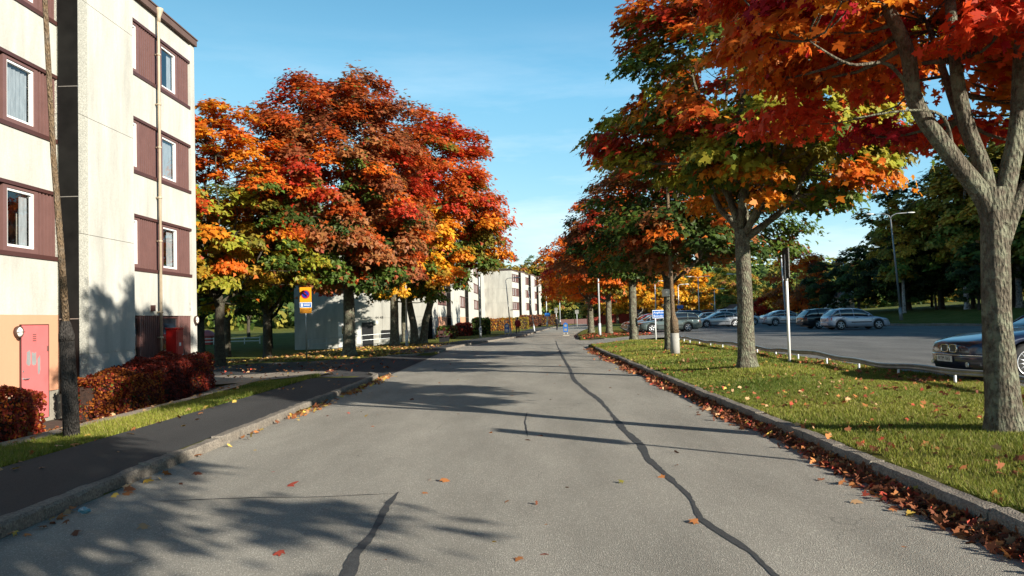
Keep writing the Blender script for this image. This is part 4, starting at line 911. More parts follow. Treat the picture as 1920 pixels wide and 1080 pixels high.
# ---------------------------------------------------------------- hedges
def hedge(label, x0, x1, y0, y1, z0, z1, n, seed, cols, cat='hedge', group=None, lsz=.055, rot=0, loc=None, round_=.16):
    rng = np.random.default_rng(seed); loc = loc or ((x0 + x1) / 2, (y0 + y1) / 2, z0); root = thing('hedge', label, cat, loc, rot, group)
    hx, hy, hz = (x1 - x0) / 2, (y1 - y0) / 2, z1 - z0
    q = MB(); i_ = .13; q.bbox(-hx + i_, hx - i_, -hy + i_, hy - i_, -.05, hz - i_, .08); q.build('stems', M['twig'], root)
    face = rng.random(n); u = rng.uniform(-1, 1, n); v = rng.uniform(0, 1, n)
    ax, ay, at = 2 * hy * hz, 2 * hx * hz, 4 * hx * hy; tot = 2 * ax + 2 * ay + at
    P = np.zeros((n, 3)); Nn = np.zeros((n, 3)); c1, c2, c3, c4 = ax / tot, 2 * ax / tot, (2 * ax + ay) / tot, (2 * ax + 2 * ay) / tot
    for lo_, hi_, f in ((0, c1, 'x-'), (c1, c2, 'x+'), (c2, c3, 'y-'), (c3, c4, 'y+'), (c4, 1.01, 't')):
        mk = (face >= lo_) & (face < hi_); k = mk.sum(); uu, vv = u[mk], v[mk]
        if f[0] == 'x': s_ = -1 if f[1] == '-' else 1; P[mk] = np.stack([np.full(k, s_ * hx), uu * hy, vv * hz], 1); Nn[mk] = (s_, 0, .3)
        elif f[0] == 'y': s_ = -1 if f[1] == '-' else 1; P[mk] = np.stack([uu * hx, np.full(k, s_ * hy), vv * hz], 1); Nn[mk] = (0, s_, .3)
        else: P[mk] = np.stack([uu * hx, (vv * 2 - 1) * hy, np.full(k, hz)], 1); Nn[mk] = (0, 0, 1)
    # round the edges and roughen
    lump = .07 * np.sin(P[:, 0] * 5 + P[:, 1] * 1.7 + seed) + .06 * np.sin(P[:, 1] * 4.3 + 2) + .03 * np.sin(P[:, 2] * 9 + P[:, 1] * 7)
    P += Nn * (lump - np.abs(rng.normal(0, .055, n)))[:, None]
    ez = np.clip((P[:, 2] - (hz - round_)) / round_, 0, 1) ** 2 * .09; P[:, 0] -= np.sign(P[:, 0]) * ez * (np.abs(P[:, 0]) > hx - .2); P[:, 1] -= np.sign(P[:, 1]) * ez * (np.abs(P[:, 1]) > hy - .2)
    ey = np.clip((np.abs(P[:, 1]) - (hy - round_)) / round_, 0, 1) ** 2 * .08; P[:, 0] -= np.sign(P[:, 0]) * ey
    Nn = Nn + rng.normal(0, .55, (n, 3)); D = rng.normal(0, 1, (n, 3)) + np.array([0, 0, .3])
    pc = .5 + .5 * np.sin(P[:, 1] * 3.1 + seed) * np.sin(P[:, 0] * 2.3 + P[:, 2] * 4)
    t1 = palpick(rng, cols, n); t2 = palpick(rng, cols[:2], n); tint = np.where((rng.random(n) < pc)[:, None], t1, t2) * rng.uniform(.55, 1.4, (n, 1))
    leafmesh('foliage', P, Nn, D, lsz * rng.uniform(.7, 1.4, n), np.clip(tint, 0, 1), M['leaf'], root, LEAF4); return root
M['twig'] = simple('hedge_twigs', (.035, .018, .012), .95, var=.4, vscale=14, bump=.8, bscale=30)
PAL.update(hred=(.30, .035, .018), hpink=(.42, .07, .045), hor=(.42, .13, .02), hdark=(.13, .018, .012), hyel=(.45, .26, .03))
HC = A('hred', 5, 'hor', 3, 'hdark', 3, 'hpink', 3, 'hyel', .5)
hedge('clipped crimson hedge below the pink door, closest to the viewer', -9.4, -8.15, 6.5, 13.7, -.28, .64, 34000, 1, HC)
hedge('dark copper hedge clump at the foot of the concrete pier', -10.1, -8.75, 17.6, 19.5, -.34, .60, 14000, 2, A('hdark', 4, 'hor', 4, 'hred', 3, 'green', .7))
hedge('tall shaded maroon hedge clump in front of the red cabinet', -10.2, -9.05, 19.5, 21.7, -.28, .76, 12000, 3, A('hdark', 6, 'hred', 3))
hedge('crimson hedge clump with thin base at the far corner of the near block', -10.4, -9.2, 21.8, 23.8, -.22, .84, 10000, 4, A('hred', 5, 'hdark', 3, 'hor', 2))
for i, (x, y, lx, ly, h, cols, lab) in enumerate([
    (-6.8, 72, 1.4, 7, 1.0, A('hdark', 3, 'green', 3), 'low mixed green and maroon hedge before the long block, closest to the maples'),
    (-6.0, 81, 1.4, 5, 1.2, A('hdark', 3, 'hred', 3), 'maroon hedge before the long block, next to the round green bush'),
    (-4.4, 84, 1.8, 3.0, 1.7, A('dgreen', 3, 'green', 3), 'round dark green bush before the long block'),
    (-3.9, 108, 5.0, 2.4, 1.6, A('hor', 4, 'hyel', 3), 'rust-orange hedge across the lawn between the two far blocks'),
    (-1.2, 118, 4.0, 2.2, 1.7, A('hyel', 4, 'olive', 4), 'ochre hedge across the lawn beside the end wall of the farthest block'),
    (1.4, 150, 4.0, 2.5, 2.1, A('hdark', 3, 'bronze', 2), 'dark bronze hedge below the salmon wall of the farthest block'),
    (5.0, 160, 4.0, 2.5, 2.1, A('hdark', 3, 'gold', 2), 'brown-gold hedge at the far end of the farthest block')]):
    hedge(lab, x - lx / 2, x + lx / 2, y - ly / 2, y + ly / 2, gz(x, y) - .05, gz(x, y) + h, 2600, 20 + i, cols, lsz=.16, round_=.5)
# ---------------------------------------------------------------- lawn blades and fallen leaves
def blades(name, x0f, x1f, y0, y1, n, seed, h=.05, pw=1.0, keep=None, w=.0045):
    rng = np.random.default_rng(seed); y = y0 + (y1 - y0) * rng.uniform(0, 1, n) ** pw
    x = x0f(y) + (x1f(y) - x0f(y)) * rng.random(n)
    if keep is not None: mk = keep(x, y); x, y = x[mk], y[mk]; n = len(x)
    z = ground(x, y) - .004; a = rng.uniform(0, 6.28, n); dist = np.hypot(x, y); ww = w * np.clip(dist / 8, 1, 4); hh = h * rng.uniform(.5, 1.4, n) * (1 + .5 * np.sin(x * 2.1 + y) * np.sin(y * 1.3))
    hh = np.abs(hh); lean_ = rng.normal(0, .45, (n, 2)) * hh[:, None]
    b0 = np.stack([x - np.cos(a) * ww, y - np.sin(a) * ww, z], 1); b1 = np.stack([x + np.cos(a) * ww, y + np.sin(a) * ww, z], 1); tp = np.stack([x + lean_[:, 0], y + lean_[:, 1], z + hh], 1)
    V = np.stack([b0, b1, tp], 1).reshape(-1, 3)
    patch = .5 + .5 * np.sin(x * .9 + 1.3 * np.sin(y * .55)) * np.sin(y * .8 + x * .4)
    g1 = np.array([.085, .135, .014]); g2 = np.array([.25, .26, .032]); g3 = np.array([.33, .27, .09]); t = np.clip(patch + rng.normal(0, .25, n), 0, 1)[:, None]
    col = g1 * (1 - t) + g2 * t; dry = (rng.random(n) < .08 + .12 * patch)[:, None]; col = np.where(dry, g3, col) * rng.uniform(.7, 1.3, (n, 1))
    o = polys(name, V, np.arange(n * 3).reshape(n, 3), col, M['blade']); tag(o, kind='stuff'); return o
def kp(x, y):
    q = np.sin(x * 3.1 + 2 * np.sin(y * 1.7)) * np.sin(y * 2.3 + x) + np.random.default_rng(3).normal(0, .5, len(x)); return (q > -.75) & ((x - re_(y) > .24) | (np.sin(y * 5) + np.sin(y * 2.2) > -.2))
blades('grass', lambda y: re_(y) + .17, lambda y: re_(y) + 4.75, 4.2, 16, 270000, 1, .042, 1.35, keep=kp, w=.0035)
blades('grass', lambda y: re_(y) + .17, lambda y: re_(y) + 4.75, 16, 43, 110000, 2, .055, 1.5, w=.005)
blades('grass', lambda y: -7.25 - .018 * np.maximum(0, y - 14) ** 1.5 * .8, lambda y: -5.97 + 0 * y, 7.5, 23.5, 60000, 3, .07, 1.2)
def litter(name, P, size, seed, shape, cols, tilt=.35, zoff=.012, kind='stuff'):
    rng = np.random.default_rng(seed); n = len(P); Nn = np.array([0, 0, 1.]) + rng.normal(0, tilt, (n, 3)); D = rng.normal(0, 1, (n, 3)); D[:, 2] *= .2
    P = P.copy(); P[:, 2] += zoff + np.abs(rng.normal(0, .012, n))
    tint = palpick(rng, cols, n) * rng.uniform(.55, 1.25, (n, 1))
    o = leafmesh(name, P, Nn, D, size * rng.uniform(.6, 1.2, n), np.clip(tint, 0, 1), M['fallen'], None, shape, curl=.42)
    if kind: tag(o, kind=kind)
    return o
PAL.update(f1=(.27, .09, .035), f2=(.40, .15, .045), f3=(.15, .045, .02), f4=(.60, .40, .08), f5=(.45, .07, .04), f6=(.55, .33, .17))
FC = A('f1', 5, 'f2', 4, 'f3', 5, 'f4', 1.5, 'f5', 3, 'f6', 2)
rng = np.random.default_rng(77)
# gutter drift on the right: wet brown leaves, darkened further for the kerb's shade
n = 9500; y = 4.0 + 36 * rng.random(n) ** 1.25; dens_ = .6 + .4 * np.sin(y * 1.7) * np.sin(y * .6 + 1); mk = rng.random(n) < dens_ + .25; y = y[mk]; n = len(y)
off = np.abs(rng.normal(0, .105, n)) * (1 + .3 * np.sin(y * 1.1)) * (1 + .012 * y); x = 3.385 - off; z = .05 * np.exp(-off / .12) * rng.random(n)
litter('fallen_leaves', np.stack([x, y, z], 1), .085, 1, LEAF19, A('f1', 5, 'f2', 2.5, 'f3', 7, 'f4', .5, 'f5', 2, 'f6', 1), .7)
# left gutter, sparser
n = 700; y = 6 + 18.5 * rng.random(n); mk = rng.random(n) < (.12 + .9 * (np.sin(y * .9 + .5) > .45) * (y > 11) + .8 * (y > 18)); y = y[mk]; off = np.abs(rng.normal(0, .13, len(y))) + .02
litter('fallen_leaves', np.stack([-4.17 + off, y, .03 * np.exp(-off / .1)], 1), .10, 2, LEAF12, A('f2', 4, 'f1', 3, 'f4', 2, 'f6', 2), .5)
# lawn leaves
n = 4600; y = 5 + 38 * rng.random(n) ** 1.1; x = re_(y) + .1 + 4.9 * rng.random(n); cl = np.sin(x * 2.7 + y * 1.1) + np.sin(y * 1.9 - x) + rng.normal(0, .8, n); mk = (cl > .15); x, y = x[mk], y[mk]
litter('fallen_leaves', np.stack([x, y, ground(x, y)], 1), .082, 3, LEAF12, FC, .7, .032)
n = 1500; y = 9 + 33 * rng.random(n); x = re_(y) + 4.05 + rng.normal(0, .22, n); mk = np.sin(y * 1.3) + rng.normal(0, .6, n) > -.2; x, y = x[mk], y[mk]
litter('fallen_leaves', np.stack([x, y, ground(x, y)], 1), .10, 4, LEAF12, FC, .5, .03)
# left strip, pavement, far grass
n = 330; y = 8 + 17 * rng.random(n); x = -4.5 - 4.3 * rng.random(n); mk = (x < -5.8) | (rng.random(n) < .22); x, y = x[mk], y[mk]
litter('fallen_leaves', np.stack([x, y, np.where(x > -5.97, .115, ground(x, y) + .03)], 1), .10, 5, LEAF12, A('f2', 4, 'f6', 3, 'f4', 2), .4)
n = 3600; y = 36.5 + 20 * rng.random(n); x = -4.8 - 14 * rng.random(n); mk = y > 36.6 - .22 * (x + 5) * -1 + .8; x, y = x[mk], y[mk]
litter('fallen_leaves', np.stack([x, y, ground(x, y)], 1), .17, 6, LEAF6, A('f4', 4, 'f2', 3, 'f6', 2), .4, .03)
n = 240; y = 24.5 + 9 * rng.random(n); x = -4.5 - 9 * rng.random(n); litter('fallen_leaves', np.stack([x, y, np.maximum(ground(x, y) + .04, .01)], 1), .13, 7, LEAF6, FC, .4, .02)
n = 75; y = 5 + 30 * rng.random(n) ** 1.2; x = -4 + 7.2 * rng.random(n); litter('fallen_leaves', np.stack([x, y, 0 * x], 1), .07, 8, LEAF12, FC, .35, .006)
n = 900; y = 54 + 12 * rng.random(n); x = re_(y) + .2 + 5 * rng.random(n); litter('fallen_leaves', np.stack([x, y, ground(x, y)], 1), .16, 9, LEAF6, A('f1', 4, 'f3', 4, 'f5', 3), .4, .02)
n = 500; y = 9 + 9 * rng.random(n); x = -8.7 - 1.4 * rng.random(n) + .3; litter('fallen_leaves', np.stack([x, y, ground(x, y) + .03], 1), .08, 10, LEAF6, A('f2', 3, 'f1', 3, 'f3', 2), .4)
# leaves that lie alone on the road
for i, (x, y, s, c_, lab) in enumerate([
    (-.83, 8.23, .15, 'f2', 'curled orange leaf alone in the middle of the road'), (-2.41, 8.2, .17, 'f5', 'flat rust-red leaf on the shaded road left of centre'),
    (-3.16, 6.61, .13, 'f6', 'small pale leaf on the shaded road near the kerb'), (-3.65, 6.46, .13, 'f3', 'dark red leaf by the foot of the left kerb'), (-1.79, 5.77, .12, 'f5', 'small red leaf beside the short crack seal'),
    (1.31, 6.38, .12, 'f2', 'thin orange leaf touching the long crack seal'), (-3.67, 8.94, .13, 'f3', 'brown-red leaf in the shade near the left kerb'), (-3.97, 7.95, .16, 'f2', 'orange leaf leaning against the left kerb'),
    (2.79, 6.9, .12, 'f6', 'pale tan leaf on the sunlit road near the right gutter'), (-2.36, 16.72, .16, 'f3', 'dark upturned leaf on the road beyond the pole shadow'), (.93, 7.95, .09, 'olive', 'small green-brown leaf right of the road centre')]):
    P = np.array([[0, 0, .03]]); rr = random.Random(i)
    o = leafmesh('fallen_leaf', P, np.array([[rr.uniform(-.4, .4), -.35, 1.0]]), np.array([[rr.uniform(-1, 1), rr.uniform(-1, 1), 0.1]]), np.array([s * .8]), np.array([PAL[c_]]) * .8, M['fallen'], None, LEAF12, curl=.5)
    o.location = (x, y, 0); tag(o, lab, 'leaf')
# ---------------------------------------------------------------- street furniture
def tube_obj(name, pts, rad, mat, parent, n=10):
    q = MB(); q.tube(pts, rad, n); return q.build(name, M[mat], parent, True)
# leaning wooden pole on a thick lower sleeve
t = thing('utility_pole', 'leaning weathered wooden pole on a dark thick base, on the left grass strip', 'pole', (-6.79, 11.96, -.02))
tube_obj('sleeve', [(0, 0, -.1), (-.02, 0, .5), (-.05, 0, 1.1), (-.075, 0, 1.55)], [.118, .112, .106, .104], 'wood_dark', t, 18)
tube_obj('collar', [(-.072, 0, 1.50), (-.076, 0, 1.60), (-.085, 0, 1.80)], [.112, .108, .058], 'wood_dark', t, 18)
tube_obj('pole', [(-.08, 0, 1.7), (-.16, 0, 3.0), (-.26, 0, 4.3), (-.38, 0, 6.7), (-.52, 0, 9.0)], [.056, .047, .041, .037, .034], 'wood', t, 14)
hd = MB(); hd.tube([(-.52, 0, 8.95), (-.2, 0, 9.25), (.7, 0, 9.35)], .025, 8); hd.build('arm', M['galv'], t, True)
hd = MB(); hd.lathe([(.02, -.1), (.09, 0), (.1, .3), (.05, .45)], (.6, 0, 9.33), 12, 'x'); hd.build('lamp_head', M['galv_pale'], t, True)
# mast among the verge trees
t = thing('lamp_post', 'slim brown lamp post with thick pale concrete foot, in front of the broad low maple', 'lamp post', (5.23, 27.75, .27), 0)
tube_obj('foot', [(0, 0, -.1), (0, 0, .62)], [.165, .155], 'offconc', t, 16) if False else None
M['offconc'] = concrete('pale_foot_concrete', (.34, .33, .30), .1, .25, .2, 40)
tube_obj('foot', [(0, 0, -.1), (0, 0, .35), (0, 0, .72)], [.165, .16, .15], 'offconc', t, 16)
tube_obj('pole', [(0, 0, .72), (0, 0, 1.15), (-.03, 0, 1.35), (-.05, 0, 1.9), (-.07, 0, 5.0), (-.09, 0, 6.6)], [.15, .14, .08, .068, .055, .045], 'wood', t, 14)
tube_obj('arm', [(-.09, 0, 6.55), (.1, 0, 6.8), (.7, 0, 6.9)], .03, 'galv', t)
# sign poles: white tube with an edge-on dark board
def board_pole(loc, label):
    t = thing('sign_post', label, 'sign', loc, math.radians(1.5), 'white posts with edge-on boards' if False else None)
    tube_obj('post', [(0, 0, -.1), (0, 0, 2.9)], .038, 'white', t, 14)
    q = MB(); q.bbox(-.02, .02, -.2, .2, 2.26, 3.08, .01); q.build('board', M['wood_dark'], t)
    q = MB(); q.box(.021, .026, -.19, .19, 2.28, 3.06); q.build('sign_face', M['offwhite'], t)
    tube_obj('bracket', [(0, 0, 2.2), (0, 0, 2.26)], .046, 'rail', t); return t
board_pole((7.08, 21.47, .26), 'white post topped by a dark board seen edge-on, beside the guard rail')
board_pole((6.68, 5.75, .27), 'white post with board behind the viewer whose shadow crosses the road')
# blue direction sign
t = thing('direction_sign', 'blue parking direction sign with white border on a white post', 'sign', (7.15, 43.3, .2), 0)
tube_obj('post', [(0, 0, -.1), (0, 0, 1.66)], .035, 'white', t, 12)
q = MB(); q.bbox(-.16, 1.02, -.012, .012, 1.24, 1.68, .01); pl = q.build('sign_plate', M['white'], t); pl.location = (0, -.05, 0)
q = MB(); q.box(-.13, .99, -.016, -.0125, 1.27, 1.65); q.build('sign_face', M['blue_sign'], pl)
text('lettering', 'Avgiftsbelagd', .155, M['white'], pl, (-.10, -.019, 1.545), (math.pi / 2, 0, 0), .003, 'LEFT', 1.04)
text('lettering', 'Boende-P', .155, M['white'], pl, (-.10, -.019, 1.365), (math.pi / 2, 0, 0), .003, 'LEFT', 1.04)
# no-parking sign
t = thing('parking_sign', 'yellow no-parking sign with blue disc above small blue and yellow plates', 'sign', (-9.96, 36.7, .02), math.radians(0))
tube_obj('post', [(0, 0, -.1), (-.02, 0, 3.3)], .03, 'galv', t, 12)
q = MB(); q.bbox(-.27, .27, -.045, -.03, 2.62, 3.30, .006); a = q.build('sign_plate', M['yellow_sign'], t)
q = MB(); q.disc((0, -.048, 2.97), (0, 1, 0), .20, .006, 28); q.build('sign_ring', M['red_sign'], a)
q = MB(); q.disc((0, -.053, 2.97), (0, 1, 0), .155, .006, 28); q.build('sign_disc', M['navy_sign'], a)
q = MB(); q.add([(-.13, -.058, 3.08), (-.10, -.058, 3.11), (.13, -.058, 2.88), (.10, -.058, 2.85)], [(0, 1, 2, 3)]); q.build('sign_bar', M['red_sign'], a)
q = MB(); q.bbox(-.28, .28, -.045, -.03, 2.36, 2.605, .006); a = q.build('sign_plate', M['white'], t)
q = MB(); q.box(-.26, .26, -.05, -.0455, 2.385, 2.58); q.build('sign_face', M['blue_sign'], a)
q = MB(); q.box(-.22, -.12, -.054, -.051, 2.41, 2.55); q.box(-.08, .23, -.054, -.051, 2.51, 2.535); q.box(-.08, .20, -.054, -.051, 2.45, 2.475); q.build('sign_print', M['white'], a)
q = MB(); q.bbox(-.27, .27, -.045, -.03, 2.11, 2.345, .006); a = q.build('sign_plate', M['yellow_sign'], t)
q = MB(); q.box(-.23, .23, -.049, -.0455, 2.27, 2.295); q.box(-.23, .18, -.049, -.0455, 2.21, 2.235); q.box(-.23, .21, -.049, -.0455, 2.15, 2.175); q.build('sign_print', M['brown_dark'], a)
# white band and nailed plate on the third maple
t = MB(); t.lathe([(.225, 0), (.232, .01), (.232, .27), (.225, .28)], (0, 0, 0), 22); o = t.build('tree_band', M['white'], None, True, None); o.location = (5.58, 30.6, 2.32); tag(o, 'white band strapped round the trunk of the broad low maple', 'tree band')
# guard rail between verge and lot
t = thing('guard_rail', 'low weathered metal guard rail on short posts between lawn and parking lot', 'guard rail', (7.6, 4.0, .27))
ry = [y for y in np.arange(0, 40.1, 2.05)]
def rx(y): return .03 * math.sin(y * .9) + .05 * math.sin(y * .33 + 1) + .35 * float(ss(30, 41, y))
def rzz(y): return .03 * math.sin(y * .8) + .015 * math.sin(y * 2.3)
rings = []
for y in np.arange(-.3, 38.6, .33):
    x = rx(y); z = .17 + rzz(y)
    rings.append([(x + px_, y, z + pz_) for px_, pz_ in ((-.03, .0), (-.05, .02), (-.035, .05), (-.05, .08), (-.03, .10), (.02, .105), (.02, -.005))])
q = MB(); q.loft(rings, True); q.build('beam', M['rail'], t)
for i, y in enumerate(ry[:-1]):
    rr = random.Random(i); x = rx(y); le_ = rr.uniform(-.05, .05)
    tube_obj('post', [(x + .03 + le_ * .4, y + le_, -.1), (x + .03, y, .20 + rzz(y))], .026, 'galv_pale', t, 8)
# lamp posts beyond the lot and along the street
def lamp_post(loc, h, label, arms=((1, 0),), lean=(0, 0), reach=1.6, r=.085, mat='galv_pale', group=None, hood=.62, drop=.0):
    t = thing('lamp_post', label, 'lamp post', loc, 0, group)
    tube_obj('pole', [(0, 0, -.1), (lean[0] * .12, lean[1] * .12, h * .12)], [r * 1.5, r * 1.5], mat, t)
    tube_obj('mast', [(lean[0] * .12, lean[1] * .12, h * .12), (lean[0] * .6, lean[1] * .6, h * .6), (lean[0], lean[1], h - reach * .35)], [r, r * .8, r * .6], mat, t)
    for ax, ay in arms:
        b = Vector((lean[0], lean[1], h - reach * .35)); e = b + Vector((ax * reach, ay * reach, reach * .35 - drop))
        tube_obj('arm', [b, b + Vector((ax * .08 * reach, ay * .08 * reach, reach * .2)), b + Vector((ax * .35 * reach, ay * .35 * reach, reach * .33)), e], [r * .5, r * .45, r * .4, r * .38], mat, t, 8)
        q = MB(); d_ = Vector((ax, ay, 0)).normalized(); s_ = Vector((-d_.y, d_.x, 0)); rg = []
        for k, (u, w_, hh_) in enumerate(((-.05, .04, .03), (.1, .10, .06), (.4, .13, .08), (hood, .10, .06), (hood + .08, .04, .03))):
            c_ = e + d_ * u; rg.append([tuple(c_ + s_ * (w_ * sx_) + Vector((0, 0, hh_ * sz_))) for sx_, sz_ in ((-1, -.4), (-.6, .7), (0, 1), (.6, .7), (1, -.4), (0, -.7))])
        q.loft(rg, True); q.build('lamp_head', M['offwhite'], t, True)
    return t
lamp_post((35.24, 75, gz(35.2, 75)), 10.0, 'tall grey lamp post with two curved arms on the grass bank', ((-1, .1), (1, -.1)), (-.6, 0), 1.5, .10, 'galv_dark')
lamp_post((46.2, 90, gz(46.2, 90)), 9.3, 'grey lamp post with one arm in front of the dark wood', ((-1, 0),), (-.5, 0), 1.2, .085, 'galv_dark')
lamp_post((27.5, 84, .28), 8.4, 'grey lamp post with one arm behind the silver saloon', ((1, 0),), (-.3, 0), 1.1, .09)
lamp_post((26.0, 95, .28), 5.9, 'short lamp post near the silver saloon, partly behind the white post', ((-1, 0),), (0, 0), 1.0, .08)
lamp_post((42.5, 106, gz(42.5, 106)), 6.6, 'short grey lamp post behind the rust-orange tree', ((-1, 0),), (0, 0), .9, .08)
lamp_post((24.2, 110, .1), 6.6, 'lamp post with two arms above the row of cars', ((-1, 0), (1, 0)), (0, 0), .9, .08)
lamp_post((22.6, 116, .1), 5.8, 'lamp post with one arm before the dark hillside, by the blue car', ((1, 0),), (0, 0), .9, .08)
lamp_post((27.8, 116, .1), 5.0, 'lamp post with one arm above the pale minivan', ((1, 0),), (0, 0), .8, .08)
lamp_post((18.6, 112, .1), 6.2, 'lamp post in front of the yellow trees', ((1, 0),), (0, 0), .8, .08)
lamp_post((-7.79, 53.5, .02), 8.5, 'thin grey lamp post between the yellow maple and the double-trunked maple', ((1, 0),), (0, 0), 1.2, .07)
lamp_post((-3.76, 70.7, .1), 6.75, 'grey street lamp with its head hanging over the pavement by the long block', ((1, 0),), (0, 0), 1.2, .08)
lamp_post((-1.1, 72.6, .1), 5.2, 'street lamp with curved arm in front of the farthest block', ((1, 0),), (-.35, 0), .7, .06)
lamp_post((1.3, 90.8, .1), 5.1, 'thin leaning street lamp at the right edge of the farthest block', ((1, 0),), (-.6, 0), .7, .06)
lamp_post((4.3, 143, .1), 5.4, 'pale street lamp beyond the bend, left of the pair', ((1, 0),), (0, 0), .7, .09)
lamp_post((7.0, 150, .1), 6.9, 'pale street lamp beyond the bend, right of the pair', ((-1, 0),), (0, 0), .7, .09)
lamp_post((5.6, 58.6, .15), 7.9, 'street lamp at the tip of the grass island with its head above the orange trees', ((-1, 0),), (0, 0), 1.5, .07)
# traffic bollard signs where the road narrows
def bollard_sign(loc, label, face):
    t = thing('bollard_sign', label, 'bollard sign', loc, 0)
    q = MB(); pr = [(-.2, .32), (.2, .32)] + [(.2 * math.cos(a), .92 + .22 * math.sin(a)) for a in np.linspace(0, math.pi, 12)]
    q.loft([[(x, -.05, z) for x, z in pr], [(x, .05, z) for x, z in pr]], True); b_ = q.build('sign_body', M['blue_sign'], t)
    q = MB(); q.box(-.12, .12, -.058, -.051, .42, .62); q.disc((0, -.055, .88), (0, 1, 0), .12, .008, 18); q.build('sign_face', M[face], b_)
    for s_ in (-1, 1): tube_obj('leg', [(s_ * .15, 0, -.05), (s_ * .15, 0, .34)], .025, 'galv', t, 8)
    q = MB(); q.bbox(-.3, .3, -.2, .2, -.03, .06, .02); q.build('base', M['foundation'], t)
bollard_sign((-1.38, 68.5, .1), 'blue round-topped bollard sign with white panel on the left edge of the road', 'white')
bollard_sign((3.72, 70.0, .0), 'blue round-topped bollard sign with dull grey panel on the right of the road', 'rail')
# small signs beyond the bend
def small_sign(loc, h, w, hh_, mat, label, n=1):
    t = thing('road_sign', label, 'sign', loc); tube_obj('post', [(0, 0, -.1), (0, 0, h)], .045, 'galv_pale', t, 8)
    for k in range(n):
        q = MB(); q.bbox(-w / 2, w / 2, -.08, -.05, h - hh_ * (k + 1) - k * .06, h - k * (hh_ + .06), .01); q.build('sign_plate', M[mat], t)
small_sign((4.95, 118, .1), 2.9, .5, .35, 'rail', 'pale two-plate road sign at the outside of the bend', 2)
small_sign((8.8, 130, .1), 2.6, .6, .6, 'rail', 'single pale road sign beyond the blue bollard sign')
small_sign((4.4, 141, .1), 2.3, 1.0, .6, 'blue_sign', 'small blue road sign at the far side of the bend')
small_sign((20.5, 112, .28), 3.0, .9, .7, 'offwhite', 'white round-cornered sign below the yellow trees')
small_sign((22.4, 114, .28), 2.6, .9, .5, 'blue_sign', 'blue and white sign by the far end of the parking lot')
# red cabinet against the near block
t = thing('utility_cabinet', 'glossy red metal cabinet against the wall of the near block', 'cabinet', (-10.5, 24.0, -.22))
q = MB(); q.bbox(-.17, .17, -.22, .22, 0, 1.80, .02); q.build('body', M['red'], t)
q = MB(); q.bbox(-.19, .19, -.24, .24, 1.802, 1.85, .015); q.build('lid', M['red'], t)
q = MB(); q.box(.171, .182, -.19, .19, .12, 1.72); dd = q.build('door', M['red'], t)
q = MB(); q.box(.183, .205, .12, .155, .85, 1.05); q.box(.183, .19, -.1, .02, 1.3, 1.4); q.build('handle', M['white'], dd)
# litter by the left kerb
rr = random.Random(3); q = MB(); P_ = []
for i in range(6):
    ring = []
    for k in range(9):
        a = 2 * math.pi * k / 9; u = -.045 + .09 * i / 5; w_ = math.sqrt(max(.05, 1 - (u / .055) ** 2)) * .034
        ring.append((u + rr.uniform(-.012, .012), math.cos(a) * w_ * rr.uniform(.6, 1.25), .035 + math.sin(a) * w_ * rr.uniform(.6, 1.2) * .9))
    P_.append(ring)
q.loft(P_, True); o = q.build('crumpled_wrapper', M['poly_blue']); o.location = (-3.93, 7.12, .012); tag(o, 'crumpled pale blue plastic wrapper lying by the left kerb', 'litter')
# ramp handrail at the long block
t = thing('handrail', 'grey tubular handrail along the ramp below the long block', 'handrail', (-19.8, 72.6, gz(-19.8, 72.6)))
hz0 = t.location.z
for dz_ in (1.0, .55): tube_obj('rail', [(0, 0, dz_ - .25), (.35, 0, dz_), (8.4, .5, dz_ + .42)], .03, 'galv', t, 8)
for k in range(6): tube_obj('post', [(.3 + k * 1.6, k * .1, -.3), (.3 + k * 1.6, k * .1, 1.0 + k * .084)], .028, 'galv', t, 8)
# bench by the double-trunked maple
t = thing('park_bench', 'small dark bench on the grass beyond the double-trunked maple', 'bench', (-5.9, 60.0, gz(-5.9, 60) ), 1.4)
for k in range(3):
    q = MB(); q.bbox(-.8, .8, -.22 + k * .15, -.1 + k * .15, .42, .46, .01); q.build('seat_board', M['brown_dark'], t)
q = MB(); q.bbox(-.8, .8, .25, .28, .62, .84, .01); q.build('backrest', M['brown_dark'], t)
for s_ in (-.6, .6):
    q = MB(); q.box(s_ - .03, s_ + .03, -.2, .24, 0, .42); q.box(s_ - .03, s_ + .03, .21, .248, .42, .84); q.build('leg', M['plastic_black'], t)
# yard at the far left: pale fence and a red play house
t = thing('timber_fence', 'pale low timber fence seen past the corner of the near block', 'fence', (-46, 103, gz(-42, 103)))
for z in (.35, .75): 
    q = MB(); q.box(0, 12, -.02, .02, z, z + .12); q.build('rail', M['offwhite'], t)
for k in range(7):
    q = MB(); q.box(k * 2 - .05, k * 2 + .05, .021, .10, -.2, .95); q.build('post', M['offwhite'], t)
t = thing('play_house', 'small red play house with a pink roof behind the pale fence', 'play house', (-41.8, 105.5, gz(-42, 105)))
q = MB(); q.box(-.7, .7, -.6, .6, 0, 1.1); q.build('wall', M['red'], t)
q = MB(); q.lathe([(1.1, 1.1), (1.05, 1.25), (.75, 1.7), (.2, 1.95)], (0, 0, 0), 16); q.build('roof', M['reddoor'], t, True)
